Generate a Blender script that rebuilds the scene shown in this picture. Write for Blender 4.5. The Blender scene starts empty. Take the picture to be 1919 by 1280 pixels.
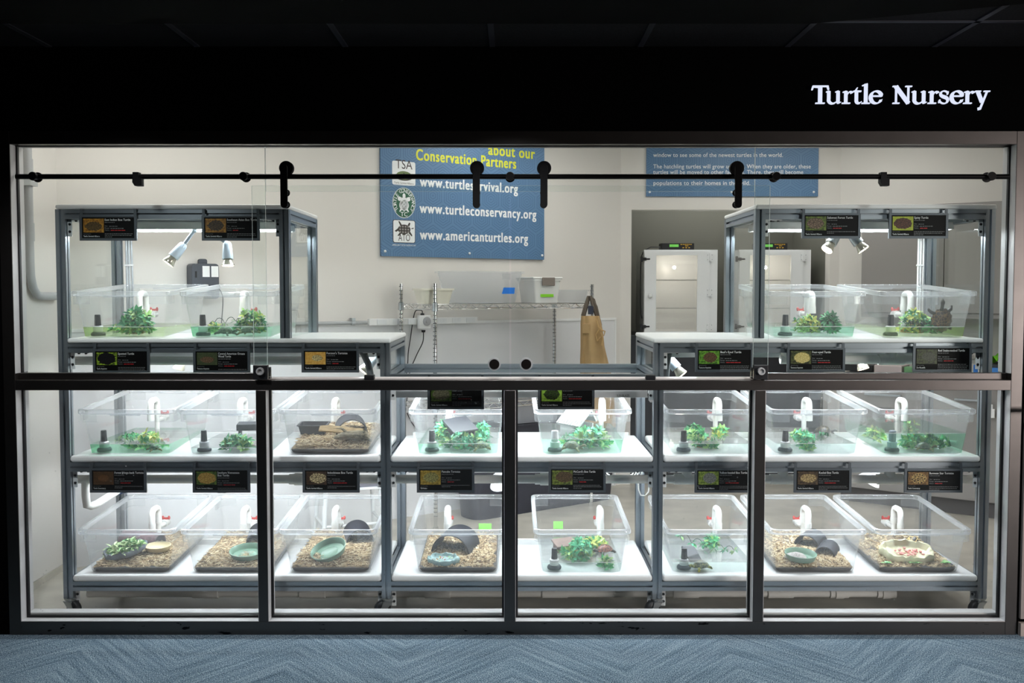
import bpy, bmesh, math, random
from mathutils import Vector, Matrix, Euler, noise

# ------------------------------------------------------------------ camera, world, exposure
S = bpy.context.scene
FPX, EYE, PITCH = 1900.0, 1.529, math.atan(95.0 / 1900.0)
cam_d = bpy.data.cameras.new('camera')
cam_d.sensor_width = 36.0
cam_d.lens = 36.0 * FPX / 1919.0
cam_d.clip_start, cam_d.clip_end = 0.05, 60
cam = bpy.data.objects.new('camera', cam_d)
S.collection.objects.link(cam)
cam.location = (0, 0, EYE)
cam.rotation_euler = (math.pi / 2 - PITCH, 0, 0)
S.camera = cam

world = bpy.data.worlds.new('world')
S.world = world
world.use_nodes = True
world.node_tree.nodes['Background'].inputs[0].default_value = (0.5, 0.55, 0.65, 1)
world.node_tree.nodes['Background'].inputs[1].default_value = 0.0012

S.view_settings.view_transform = 'Standard'
S.view_settings.look = 'None'
S.view_settings.gamma = 1
S.view_settings.use_curve_mapping = False
S.view_settings.exposure = 0.0
S.cycles.max_bounces = 12
S.cycles.diffuse_bounces = 5
S.cycles.glossy_bounces = 4
S.cycles.transmission_bounces = 4
S.cycles.transparent_max_bounces = 64
S.cycles.caustics_reflective = False
S.cycles.caustics_refractive = False
S.cycles.sample_clamp_indirect = 4.0

TUBE_L = 72.0          # fluorescent tubes over the tubs
PANEL_L = 12.5          # ceiling panels of the nursery room
BULB_L = 60.0          # halogen bulbs

def spot(name, loc, target, energy, color, size_deg, blend=0.6, radius=0.08):
    d = bpy.data.lights.new(name, 'SPOT')
    d.energy, d.color, d.spot_size, d.spot_blend, d.shadow_soft_size = energy, color, math.radians(size_deg), blend, radius
    o = bpy.data.objects.new(name, d)
    S.collection.objects.link(o)
    o.location = loc
    o.rotation_euler = (Vector(target) - Vector(loc)).to_track_quat('-Z', 'Y').to_euler()
    return o

# unseen spots added in the dark visitor hall for cards, carpet and ceiling
for x in (-1.7, 0.0, 1.7):
    spot('hall_fill_spot', (x, 3.3, 2.45), (x, 4.6, 0.85), 75, (0.95, 0.97, 1.0), 74, 0.9)  # added to light the cards and rack fronts through the glass
spot('hall_fill_spot', (0.55, 2.6, 2.4), (0.55, 3.9, 0.0), 36, (0.9, 0.96, 1.0), 96, 1.0)
spot('hall_fill_spot', (1.75, 3.6, 2.0), (1.7, 4.2, 2.6), 2.2, (0.7, 0.75, 1.0), 60, 1.0)  # added below the ceiling, aimed up to lighten its right grid bars
# unseen area light added at the right to brighten the frame's right side
ad = bpy.data.lights.new('side_fill', 'AREA')
ad.shape, ad.size, ad.size_y, ad.energy, ad.color = 'RECTANGLE', 1.6, 1.4, 36, (1.0, 0.91, 0.87)
ad.spread = math.radians(80)
ao = bpy.data.objects.new('side_fill', ad)
S.collection.objects.link(ao)
ao.location = (5.4, 0.6, 1.3)
ao.rotation_euler = (Vector((1.9, 4.44, 0.7)) - Vector(ao.location)).to_track_quat('-Z', 'Y').to_euler()

# ------------------------------------------------------------------ helpers
rnd = random.Random(7)
COL = S.collection

def at(u, v, Y):
    """The point at depth Y that stands at pixel (u, v) of the photograph."""
    a, b = (u - 959.5) / FPX, (640 - v) / FPX
    s, c = math.sin(PITCH), math.cos(PITCH)
    t = Y / (b * s + c)
    return Vector((a * t, Y, EYE + t * (b * c - s)))

def X(u, Y, v=700):
    return at(u, v, Y).x

def Z(v, Y):
    return at(960, v, Y).z

class MB:
    def __init__(self):
        self.v, self.f, self.m, self.cur = [], [], [], 0
    def mat(self, i):
        self.cur = i
        return self
    def add(self, vs, fs, M=None):
        o = len(self.v)
        self.v += [tuple(M @ Vector(p)) for p in vs] if M is not None else [tuple(p) for p in vs]
        self.f += [tuple(i + o for i in q) for q in fs]
        self.m += [self.cur] * len(fs)
        return self
    def box(self, x0, x1, y0, y1, z0, z1, M=None):
        vs = [(x, y, z) for z in (z0, z1) for y in (y0, y1) for x in (x0, x1)]
        return self.add(vs, [(0, 2, 3, 1), (4, 5, 7, 6), (0, 1, 5, 4), (2, 6, 7, 3), (0, 4, 6, 2), (1, 3, 7, 5)], M)
    def prism(self, pts, d0, d1, axis='y', M=None):
        """Outline pts (a, b) pushed along axis: y -> (a, d, b), z -> (a, b, d), x -> (d, a, b)."""
        def P(a, b, d):
            return {'y': (a, d, b), 'z': (a, b, d), 'x': (d, a, b)}[axis]
        n = len(pts)
        vs = [P(a, b, d0) for a, b in pts] + [P(a, b, d1) for a, b in pts]
        fs = [tuple(range(n))[::-1], tuple(range(n, 2 * n))]
        fs += [(i, (i + 1) % n, n + (i + 1) % n, n + i) for i in range(n)]
        if axis == 'y':
            fs = [q[::-1] for q in fs]
        return self.add(vs, fs, M)
    def rings(self, rs, cap0=True, cap1=True, M=None):
        n = len(rs[0])
        vs = [p for r in rs for p in r]
        fs = []
        for k in range(len(rs) - 1):
            for i in range(n):
                j = (i + 1) % n
                fs.append((k * n + i, k * n + j, (k + 1) * n + j, (k + 1) * n + i))
        if cap0:
            fs.append(tuple(range(n))[::-1])
        if cap1:
            fs.append(tuple(range((len(rs) - 1) * n, len(rs) * n)))
        return self.add(vs, fs, M)
    def lathe(self, prof, n=20, M=None, cap0=True, cap1=True):
        rs = [[(r * math.cos(2 * math.pi * i / n), r * math.sin(2 * math.pi * i / n), z) for i in range(n)] for r, z in prof]
        return self.rings(rs, cap0, cap1, M)
    def tube(self, path, r, n=10, caps=True, M=None):
        P = [Vector(p) for p in path]
        R = r if isinstance(r, (list, tuple)) else [r] * len(P)
        rs, up = [], None
        for i, p in enumerate(P):
            d = (P[min(i + 1, len(P) - 1)] - P[max(i - 1, 0)]).normalized()
            if up is None:
                up = d.orthogonal().normalized()
            up = (up - d * up.dot(d))
            up = up.normalized() if up.length > 1e-6 else d.orthogonal().normalized()
            w = d.cross(up)
            rs.append([tuple(p + R[i] * (math.cos(2 * math.pi * k / n) * up + math.sin(2 * math.pi * k / n) * w)) for k in range(n)])
        return self.rings(rs, caps, caps, M)
    def ball(self, c, r, nu=12, nv=8, M=None):
        rx, ry, rz = r if isinstance(r, (list, tuple)) else (r, r, r)
        rs = []
        for j in range(nv + 1):
            t = math.pi * (j + 0.02 if j == 0 else (j - 0.02 if j == nv else j)) / nv
            rs.append([(c[0] + rx * math.sin(t) * math.cos(2 * math.pi * i / nu), c[1] + ry * math.sin(t) * math.sin(2 * math.pi * i / nu), c[2] - rz * math.cos(t)) for i in range(nu)])
        return self.rings(rs, True, True, M)
    def build(self, name, mats, parent=None, smooth=False, loc=None, bevel=0, hook=None):
        me = bpy.data.meshes.new(name)
        me.from_pydata(self.v, [], self.f)
        for m in (mats if isinstance(mats, (list, tuple)) else [mats]):
            me.materials.append(m)
        if any(self.m):
            me.polygons.foreach_set('material_index', self.m)
        if smooth:
            me.polygons.foreach_set('use_smooth', [True] * len(me.polygons))
            try:
                me.set_sharp_from_angle(angle=math.radians(50))
            except Exception:
                pass
        me.update()
        o = bpy.data.objects.new(name, me)
        COL.objects.link(o)
        if loc:
            o.location = loc
        if parent:
            o.parent = parent
        if bevel:
            b = o.modifiers.new('bevel', 'BEVEL')
            b.width, b.segments, b.limit_method, b.angle_limit = bevel, 2, 'ANGLE', math.radians(50)
        return o

def tag(o, label=None, cat=None, group=None, kind=None):
    if label: o['label'] = label
    if cat: o['category'] = cat
    if group: o['group'] = group
    if kind: o['kind'] = kind
    return o

def empty(name, loc=(0, 0, 0), label=None, cat=None, group=None, rot=(0, 0, 0), kind=None):
    o = bpy.data.objects.new(name, None)
    COL.objects.link(o)
    o.location, o.rotation_euler = loc, rot
    o.empty_display_size = 0.05
    return tag(o, label, cat, group, kind)

def copy_tree(o, parent=None):
    c = o.copy()
    COL.objects.link(c)
    if parent: c.parent = parent
    for ch in list(o.children):
        copy_tree(ch, c)
    return c

def text_mesh(mb, s, size, pos, M=None, bold=0.0, align='LEFT', sx=1.0, res=3, width=None, spacing=1.0):
    """Adds flat lettering in the local x-z plane (facing -y) to mb; pos = (x, y, z) of the baseline start."""
    c = bpy.data.curves.new('lettering', 'FONT')
    c.body, c.size, c.align_x, c.resolution_u = s, size, align, res
    c.space_character = spacing + bold * 1.5
    o = bpy.data.objects.new('lettering', c)
    COL.objects.link(o)
    dg = bpy.context.evaluated_depsgraph_get()
    me = bpy.data.meshes.new_from_object(o.evaluated_get(dg))
    vs = [v.co.copy() for v in me.vertices]
    fs = [tuple(p.vertices) for p in me.polygons]
    bpy.data.objects.remove(o)
    bpy.data.curves.remove(c)
    bpy.data.meshes.remove(me)
    if width and vs:
        sx = width / max(1e-6, max(v.x for v in vs) - min(v.x for v in vs))
    e = bold * size * 0.3
    for i, (dx, dz) in enumerate(((0, 0),) if not bold else ((-e, 0), (e, 0)) if res < 3 else ((-e, -e * .5), (e, -e * .5), (-e, e * .5), (e, e * .5))):
        mb.add([(pos[0] + v.x * sx + dx, pos[1] - i * 0.00012, pos[2] + v.y + dz) for v in vs], fs, M)

def rrect(x0, x1, y0, y1, r, n=4):
    pts = []
    for cx, cy, a in ((x1 - r, y1 - r, 0), (x0 + r, y1 - r, 90), (x0 + r, y0 + r, 180), (x1 - r, y0 + r, 270)):
        for k in range(n + 1):
            t = math.radians(a + 90 * k / n)
            pts.append((cx + r * math.cos(t), cy + r * math.sin(t)))
    return pts

def bez(p0, p1, p2, p3, n=10):
    out = []
    for i in range(n + 1):
        t = i / n
        out.append(tuple((1 - t) ** 3 * a + 3 * t * (1 - t) ** 2 * b + 3 * t * t * (1 - t) * c + t ** 3 * d for a, b, c, d in zip(p0, p1, p2, p3)))
    return out

# ------------------------------------------------------------------ materials
MATS = {}
def srgb(r, g, b):
    f = lambda c: (c / 255 / 12.92) if c <= 10 else ((c / 255 + 0.055) / 1.055) ** 2.4
    return (f(r), f(g), f(b))

def mat(name, color, rough=0.5, metal=0.0, spec=0.5, noise_amt=0.0, nscale=30, bump=0.0, emit=None, estr=0.0, detail=4, stretch=None, color2=None, transl=0.0, coat=0.0):
    m = bpy.data.materials.new(name)
    m.use_nodes = True
    nt = m.node_tree
    b = nt.nodes['Principled BSDF']
    b.inputs['Base Color'].default_value = (*color, 1)
    b.inputs['Roughness'].default_value = rough
    b.inputs['Metallic'].default_value = metal
    b.inputs['Specular IOR Level'].default_value = spec
    b.inputs['Coat Weight'].default_value = coat
    if emit:
        b.inputs['Emission Color'].default_value = (*emit, 1)
        b.inputs['Emission Strength'].default_value = estr
    if noise_amt or bump or color2:
        tc = nt.nodes.new('ShaderNodeTexCoord')
        n = nt.nodes.new('ShaderNodeTexNoise')
        n.inputs['Scale'].default_value = nscale
        n.inputs['Detail'].default_value = detail
        src = tc.outputs['Object']
        if stretch:
            mp = nt.nodes.new('ShaderNodeMapping')
            mp.inputs['Scale'].default_value = stretch
            nt.links.new(src, mp.inputs[0])
            src = mp.outputs[0]
        nt.links.new(src, n.inputs['Vector'])
        if noise_amt or color2:
            r = nt.nodes.new('ShaderNodeValToRGB')
            r.color_ramp.elements[0].position, r.color_ramp.elements[1].position = 0.35, 0.65
            k = noise_amt
            c2 = color2 or tuple(min(1, c * (1 + k)) for c in color)
            c1 = color if color2 else tuple(c * (1 - k) for c in color)
            r.color_ramp.elements[0].color = (*c1, 1)
            r.color_ramp.elements[1].color = (*c2, 1)
            nt.links.new(n.outputs['Fac'], r.inputs[0])
            nt.links.new(r.outputs[0], b.inputs['Base Color'])
        if bump:
            bp = nt.nodes.new('ShaderNodeBump')
            bp.inputs['Strength'].default_value = bump
            bp.inputs['Distance'].default_value = 0.01
            nt.links.new(n.outputs['Fac'], bp.inputs['Height'])
            nt.links.new(bp.outputs[0], b.inputs['Normal'])
    MATS[name] = m
    return m

def emission(name, color, strength):
    m = bpy.data.materials.new(name)
    m.use_nodes = True
    nt = m.node_tree
    nt.nodes.clear()
    e, o = nt.nodes.new('ShaderNodeEmission'), nt.nodes.new('ShaderNodeOutputMaterial')
    e.inputs[0].default_value = (*color, 1)
    e.inputs[1].default_value = strength
    nt.links.new(e.outputs[0], o.inputs[0])
    MATS[name] = m
    return m

def clear(name, tint=(1, 1, 1), base=0.03, edge=0.5, rough=0.0, haze=0.0, haze_col=(0.9, 0.92, 0.95), power=4.0, speck=0.0):
    """Clear sheet: light passes straight through, tinted, with a glossy skin that strengthens at grazing angles and a little milky haze."""
    m = bpy.data.materials.new(name)
    m.use_nodes = True
    nt = m.node_tree
    nt.nodes.clear()
    N, L = nt.nodes.new, nt.links.new
    out = N('ShaderNodeOutputMaterial')
    tr, gl = N('ShaderNodeBsdfTransparent'), N('ShaderNodeBsdfGlossy')
    tr.inputs[0].default_value = (*tint, 1)
    gl.inputs['Roughness'].default_value = rough
    lw = N('ShaderNodeLayerWeight')
    pw = N('ShaderNodeMath'); pw.operation = 'POWER'; pw.inputs[1].default_value = power
    ma = N('ShaderNodeMath'); ma.operation = 'MULTIPLY_ADD'; ma.inputs[1].default_value = edge; ma.inputs[2].default_value = base
    L(lw.outputs['Facing'], pw.inputs[0]); L(pw.outputs[0], ma.inputs[0])
    mx = N('ShaderNodeMixShader')
    L(ma.outputs[0], mx.inputs[0]); L(tr.outputs[0], mx.inputs[1]); L(gl.outputs[0], mx.inputs[2])
    last = mx
    if haze:
        df, tl, ad = N('ShaderNodeBsdfDiffuse'), N('ShaderNodeBsdfTranslucent'), N('ShaderNodeMixShader')
        df.inputs[0].default_value = (*haze_col, 1); tl.inputs[0].default_value = (*haze_col, 1)
        L(df.outputs[0], ad.inputs[1]); L(tl.outputs[0], ad.inputs[2])
        m2 = N('ShaderNodeMixShader')
        L(mx.outputs[0], m2.inputs[1]); L(ad.outputs[0], m2.inputs[2])
        if speck:
            tc, vo, lt = N('ShaderNodeTexCoord'), N('ShaderNodeTexVoronoi'), N('ShaderNodeMath')
            vo.inputs['Scale'].default_value = 22
            lt.operation = 'LESS_THAN'; lt.inputs[1].default_value = 0.075
            ns, gt, mu = N('ShaderNodeTexNoise'), N('ShaderNodeMath'), N('ShaderNodeMath')
            ns.inputs['Scale'].default_value = 1.6
            gt.operation = 'GREATER_THAN'; gt.inputs[1].default_value = 0.56
            mu.operation = 'MULTIPLY'
            L(tc.outputs['Object'], vo.inputs['Vector']); L(tc.outputs['Object'], ns.inputs['Vector'])
            L(vo.outputs['Distance'], lt.inputs[0]); L(ns.outputs['Fac'], gt.inputs[0])
            L(lt.outputs[0], mu.inputs[0]); L(gt.outputs[0], mu.inputs[1])
            k = N('ShaderNodeMath'); k.operation = 'MULTIPLY_ADD'; k.inputs[1].default_value = speck; k.inputs[2].default_value = haze
            L(mu.outputs[0], k.inputs[0]); L(k.outputs[0], m2.inputs[0])
        else:
            hm = N('ShaderNodeMath'); hm.operation = 'MULTIPLY_ADD'; hm.inputs[1].default_value = haze * 2.5; hm.inputs[2].default_value = haze; hm.use_clamp = True
            L(pw.outputs[0], hm.inputs[0]); L(hm.outputs[0], m2.inputs[0])
        last = m2
    L(last.outputs[0], out.inputs[0])
    MATS[name] = m
    return m

wall_paint = mat('wall_paint', srgb(222, 218, 213), 0.6, bump=0.02, nscale=120)
frp_white = mat('white_wall_panel', srgb(226, 226, 228), 0.35)
floor_grey = mat('sealed_concrete', srgb(190, 185, 174), 0.32, noise_amt=0.14, nscale=5, detail=8)
niche_grey = mat('niche_dark_paint', srgb(112, 112, 104), 0.6)
black_paint = mat('black_wall_paint', (0.0006, 0.0006, 0.0007), 0.8, spec=0.04)
ceil_tile = mat('dark_ceiling_tile', (0.012, 0.012, 0.013), 0.9, noise_amt=0.35, nscale=160, spec=0.1)
tbar_dark = mat('dark_ceiling_bar', (0.035, 0.035, 0.042), 0.35, spec=0.5)
ceil_white = mat('white_ceiling', (0.8, 0.8, 0.78), 0.8)
frame_metal = mat('anodized_frame', srgb(98, 94, 92), 0.36, metal=1.0, noise_amt=0.04, nscale=12)
frame_lit = mat('frame_lit_face', srgb(214, 212, 212), 0.4)  # paler copy of the frame metal; light on inner faces put into colour
ring_steel = mat('brushed_ring', (0.6, 0.6, 0.6), 0.38, metal=0.5)
gasket = mat('black_gasket', (0.004, 0.004, 0.005), 0.5)
alu = mat('aluminium_extrusion', srgb(170, 178, 186), 0.32, metal=0.92)
alu_slot = mat('extrusion_slot', (0.02, 0.022, 0.025), 0.6)
board_white = mat('white_plastic_board', srgb(240, 240, 240), 0.38)
black_metal = mat('black_metal', (0.0015, 0.0015, 0.0016), 0.5, spec=0.15)
black_plastic = mat('black_plastic', (0.008, 0.008, 0.01), 0.42)
chrome = mat('chrome', (0.8, 0.8, 0.8), 0.12, metal=1.0)
steel = mat('zinc_steel', (0.5, 0.53, 0.55), 0.3, metal=0.9)
pvc = mat('white_pvc', srgb(236, 235, 232), 0.3)
red_plastic = mat('red_plastic', srgb(192, 66, 62), 0.4)
white_enamel = mat('white_enamel', srgb(232, 234, 236), 0.3)
pale_blue = mat('pale_lamp_holder', srgb(196, 208, 220), 0.35)
tube_glow = emission('fluorescent_tube', (0.86, 0.94, 1.0), TUBE_L)
panel_glow = emission('ceiling_light_panel', (1.0, 0.965, 0.93), PANEL_L)
bulb_glow = emission('halogen_bulb', (1.0, 0.86, 0.66), BULB_L)
letter_glow = emission('backlit_letter', srgb(226, 233, 255), 1.0)
glass = clear('window_glass', (0.985, 0.995, 0.99), 0.012, 0.5, haze=0.004, speck=0.14)
glass_plain = clear('door_glass', (0.965, 0.985, 0.975), 0.015, 0.5)
glass_edge = clear('glass_edge', (0.78, 0.82, 0.80), 0.12, 0.4, haze=0.5, haze_col=(0.8, 0.86, 0.85))
tub_clear = clear('clear_tub_plastic', (0.992, 0.996, 0.996), 0.012, 0.35, rough=0.08, haze=0.042, haze_col=(0.97, 0.98, 1.0), power=3.0)
tub_lug = clear('clear_tub_lug', (0.985, 0.99, 0.99), 0.02, 0.35, rough=0.1, haze=0.05, haze_col=(0.97, 0.98, 1.0), power=2.5)
tub_rim = clear('clear_tub_rim', (0.96, 0.97, 0.98), 0.05, 0.35, rough=0.12, haze=0.15, haze_col=(0.97, 0.98, 1.0), power=1.8)
# ------------------------------------------------------------------ patterned materials of the setting
def carpet_mat():
    m = bpy.data.materials.new('blue_grey_carpet')
    m.use_nodes = True
    nt = m.node_tree; N, L = nt.nodes.new, nt.links.new
    b = nt.nodes['Principled BSDF']
    b.inputs['Roughness'].default_value = 0.95
    b.inputs['Specular IOR Level'].default_value = 0.1
    tc, sp = N('ShaderNodeTexCoord'), N('ShaderNodeSeparateXYZ')
    L(tc.outputs['Object'], sp.inputs[0])
    pp = N('ShaderNodeMath'); pp.operation = 'PINGPONG'; pp.inputs[1].default_value = 0.46
    L(sp.outputs[0], pp.inputs[0])
    sl = N('ShaderNodeMath'); sl.operation = 'MULTIPLY_ADD'; sl.inputs[1].default_value = 1.2
    L(pp.outputs[0], sl.inputs[0]); L(sp.outputs[1], sl.inputs[2])
    cb = N('ShaderNodeCombineXYZ')
    mx = N('ShaderNodeMath'); mx.operation = 'MULTIPLY'; mx.inputs[1].default_value = 2.2
    my = N('ShaderNodeMath'); my.operation = 'MULTIPLY'; my.inputs[1].default_value = 19
    L(sp.outputs[0], mx.inputs[0]); L(sl.outputs[0], my.inputs[0]); L(mx.outputs[0], cb.inputs[0]); L(my.outputs[0], cb.inputs[1])
    n1 = N('ShaderNodeTexNoise'); n1.inputs['Scale'].default_value = 1.6; n1.inputs['Detail'].default_value = 5
    L(cb.outputs[0], n1.inputs['Vector'])
    n2 = N('ShaderNodeTexNoise'); n2.inputs['Scale'].default_value = 260; n2.inputs['Detail'].default_value = 3
    mp = N('ShaderNodeMapping'); mp.inputs['Rotation'].default_value = (0, 0, 0.6); mp.inputs['Scale'].default_value = (1, 0.45, 1)
    L(tc.outputs['Object'], mp.inputs[0]); L(mp.outputs[0], n2.inputs['Vector'])
    mixf = N('ShaderNodeMix'); mixf.data_type = 'FLOAT'; mixf.inputs[0].default_value = 0.75
    L(n1.outputs['Fac'], mixf.inputs[2]); L(n2.outputs['Fac'], mixf.inputs[3])
    r = N('ShaderNodeValToRGB')
    e = r.color_ramp.elements
    e[0].position, e[0].color = 0.36, (*srgb(58, 76, 88), 1)
    e[1].position, e[1].color = 0.64, (*srgb(184, 199, 207), 1)
    x = e.new(0.5); x.color = (*srgb(112, 134, 150), 1)
    L(mixf.outputs[0], r.inputs[0]); L(r.outputs[0], b.inputs['Base Color'])
    bp = N('ShaderNodeBump'); bp.inputs['Strength'].default_value = 0.5; bp.inputs['Distance'].default_value = 0.004
    L(n2.outputs['Fac'], bp.inputs['Height']); L(bp.outputs[0], b.inputs['Normal'])
    return m

def hex_mat(name, c1, c2, cell=0.16, rings=5.0):
    """Concentric hexagon rings in the local x-z plane."""
    m = bpy.data.materials.new(name)
    m.use_nodes = True
    nt = m.node_tree; N, L = nt.nodes.new, nt.links.new
    b = nt.nodes['Principled BSDF']
    b.inputs['Roughness'].default_value = 0.4
    def vm(op, a=None, c=None):
        n = N('ShaderNodeVectorMath'); n.operation = op
        for i, s in enumerate((a, c)):
            if s is None: continue
            if isinstance(s, tuple): n.inputs[i].default_value = s
            else: L(s, n.inputs[i])
        return n
    def sm(op, a, c=None):
        n = N('ShaderNodeMath'); n.operation = op
        for i, s in enumerate((a, c)):
            if s is None: continue
            if isinstance(s, (int, float)): n.inputs[i].default_value = s
            else: L(s, n.inputs[i])
        return n.outputs[0]
    tc, sp, cb = N('ShaderNodeTexCoord'), N('ShaderNodeSeparateXYZ'), N('ShaderNodeCombineXYZ')
    L(tc.outputs['Object'], sp.inputs[0])
    L(sm('MULTIPLY', sp.outputs[0], 1 / cell), cb.inputs[0]); L(sm('MULTIPLY', sp.outputs[2], 1 / cell), cb.inputs[1])
    R, H = (1.0, 1.7320508, 1.0), (0.5, 0.8660254, 0.5)
    p = vm('ADD', cb.outputs[0], (100.0, 173.20508, 0.0)).outputs[0]
    ga = vm('SUBTRACT', vm('MODULO', p, R).outputs[0], H).outputs[0]
    gb = vm('SUBTRACT', vm('MODULO', vm('ADD', p, H).outputs[0], R).outputs[0], H).outputs[0]
    def flat(v):
        return vm('MULTIPLY', v, (1.0, 1.0, 0.0)).outputs[0]
    ga, gb = vm('ABSOLUTE', flat(ga)).outputs[0], vm('ABSOLUTE', flat(gb)).outputs[0]
    def hexd(v):
        s = N('ShaderNodeSeparateXYZ'); L(v, s.inputs[0])
        return sm('MAXIMUM', s.outputs[0], vm('DOT_PRODUCT', v, (0.5, 0.8660254, 0.0)).outputs['Value'])
    d = sm('MINIMUM', hexd(ga), hexd(gb))
    st = sm('GREATER_THAN', sm('SINE', sm('MULTIPLY', d, rings * 4 * math.pi)), 0.25)
    mx = N('ShaderNodeMix'); mx.data_type = 'RGBA'
    L(st, mx.inputs[0]); mx.inputs[6].default_value = (*c1, 1); mx.inputs[7].default_value = (*c2, 1)
    L(mx.outputs[2], b.inputs['Base Color'])
    return m

carpet = carpet_mat()
sign_blue = hex_mat('blue_hexagon_print', srgb(90, 126, 162), srgb(77, 112, 149))

# ------------------------------------------------------------------ plan of the nursery room behind the window
ALPHA = math.atan(0.737)
PA = Vector((-2.46, 5.51, 0))                        # corner of the left wall and the slanting back wall
PB = Vector((0.849, 7.95, 0))                        # where the back wall turns straight
PC = Vector((2.56, 7.95, 0))                         # where the right wall begins
PD = PC + Vector((1.75, -1.75 * 0.737, 0))
CEIL = 2.78

def struct(name, o, label):
    o.name = name
    return tag(o, label, 'room', kind='structure')

def wall_between(name, a, b, z0, z1, t, m, label):
    d = (b - a); L_ = d.length
    mb = MB().box(0, L_, 0, t, z0, z1)
    o = mb.build(name, m)
    o.location = (a.x, a.y, 0)
    o.rotation_euler = (0, 0, math.atan2(d.y, d.x))
    return struct(name, o, label)

struct('floor', MB().box(-3.2, 5.2, 4.5, 9.6, -0.05, 0.0).build('floor', floor_grey), 'grey sealed concrete floor of the nursery room behind the window')
struct('floor_carpet', MB().box(-6, 6, -1.5, 4.5, -0.05, 0.0).build('floor_carpet', carpet), 'blue grey chevron carpet of the dark visitor hall')
wall_between('wall_left', Vector((-2.46, 4.56, 0)), PA, 0, CEIL, 0.1, wall_paint, 'off-white left side wall of the nursery room')
wall_between('wall_back', PA, PB, 0, CEIL, 0.1, wall_paint, 'off-white slanting back wall behind the wire shelf')
wall_between('wall_right', PC, PD, 0, CEIL, 0.1, wall_paint, 'off-white slanting right wall behind the grey cabinets')
NX0, NX1, NZ = X(1183, 7.95, 500), X(1556, 7.95, 450), Z(393, 7.95)
mb = MB().box(PB.x, NX0, 7.95, 8.07, 0, CEIL).box(NX1, PC.x, 7.95, 8.07, 0, CEIL).box(NX0, NX1, 7.95, 8.07, NZ, CEIL)
struct('wall_back_center', mb.build('wall_back_center', wall_paint), 'off-white wall around the tall opening of the dark alcove')
mb = MB().box(NX0 - 0.1, NX0, 8.07, 9.1, 0, CEIL).box(NX1, NX1 + 0.1, 8.07, 9.1, 0, CEIL).box(NX0 - 0.1, NX1 + 0.1, 9.0, 9.1, 0, CEIL)
struct('wall_alcove', mb.build('wall_alcove', niche_grey), 'dark grey inner walls of the alcove holding white incubators')
struct('wall_right_return', MB().box(PD.x, PD.x + 0.1, 4.56, PD.y, 0, CEIL).build('wall_right_return', wall_paint), 'off-white far right wall of the nursery room')
struct('wall_front_inside', MB().box(2.26, PD.x + 0.1, 4.46, 4.56, 0, CEIL).box(-2.56, -2.26, 4.46, 4.56, 0, CEIL).box(-2.26, 2.26, 4.46, 4.56, 2.22, CEIL).build('wall_front_inside', wall_paint), 'inner face of the front wall around the window')
struct('ceiling', MB().box(-3.2, 5.2, 4.46, 9.2, CEIL, CEIL + 0.05).build('ceiling', ceil_white), 'white ceiling of the nursery room')
for i, (x, y) in enumerate(((-1.4, 5.15), (0.6, 5.3), (0.35, 6.7), (2.3, 5.6), (2.1, 7.1), (1.7, 8.5))):  # last panel is unseen, added to brighten the alcove
    t = empty('ceiling_light', (x, y, CEIL), 'flat white ceiling light panel over the nursery room', 'ceiling light', 'ceiling lights of the nursery')
    MB().box(-0.6, 0.6, -0.15, 0.15, -0.03, -0.002).build('housing', white_enamel, t)
    MB().box(-0.57, 0.57, -0.12, 0.12, -0.034, -0.0305).build('diffuser', panel_glow, t)

def wallpt(u, v):
    k = at(u, v, 1.0).x
    Y = (PA.y - 0.737 * PA.x) / (1 - 0.737 * k)
    return at(u, v, Y)
def ws(u, v):
    """Distance along the slanting back wall from its left corner, and height."""
    p = wallpt(u, v)
    return (Vector((p.x, p.y, 0)) - PA).length, p.z
WALLU = Vector((math.cos(ALPHA), math.sin(ALPHA), 0))
WALLN = Vector((math.sin(ALPHA), -math.cos(ALPHA), 0))
def on_wall(s, z=0.0, off=0.0):
    p = PA + WALLU * s + WALLN * off
    return (p.x, p.y, z)

# lower panelling with its cap strip and corner strip
s_end = (PB - PA).length - 0.06
capz = 1.31
struct('trim_1', MB().box(0, s_end, -0.006, 0, 0.0, capz).build('trim_1', frp_white, loc=on_wall(0.0)), 'white washable panelling on the lower back wall').rotation_euler = (0, 0, ALPHA)
struct('trim_2', MB().box(0, s_end + 0.008, -0.012, -0.004, capz - 0.008, capz + 0.010).box(s_end - 0.008, s_end + 0.008, -0.012, -0.004, 0, capz).build('trim_2', board_white, loc=on_wall(0.0)), 'white cap strip along the top of the panelling').rotation_euler = (0, 0, ALPHA)
struct('baseboard_left', MB().box(-2.462, -2.45, 4.56, 5.5, 0, 0.035).build('baseboard_left', floor_grey), 'low grey cove at the foot of the left wall')

# ------------------------------------------------------------------ visitor hall: black fascia, ceiling, side door
YF, YG, YB = 4.44, 4.50, 4.56
JL0, JL1, JR0, JR1 = -2.235, -2.183, 2.193, 2.243
SILL, HEAD0, HEAD1, MU0, MU1 = 0.06, 2.165, 2.222, 1.092, 1.137
HALLZ = 2.585
mb = MB().box(-5, 5, YF + 0.005, 4.455, HEAD1, HALLZ + 0.1).box(-5, JL0, YF + 0.005, 4.455, 0, HEAD1).box(JR1 + 0.008, 5, 4.448, 4.455, 0, HEAD1)
struct('wall_front', mb.build('wall_front', black_paint), 'matt black fascia wall above and beside the window')
struct('ceiling_hall', MB().box(-5, 5, 2.5, 4.445, HALLZ, HALLZ + 0.03).build('ceiling_hall', ceil_tile), 'dark tiled ceiling of the visitor hall')
mb = MB()
for x in (2.46, 1.825, 1.19, 0.555, -0.085, -0.72, -1.36, -2.0, -2.64):
    mb.box(x - 0.012, x + 0.012, 2.5, 4.44, HALLZ - 0.004, HALLZ + 0.002)
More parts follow.
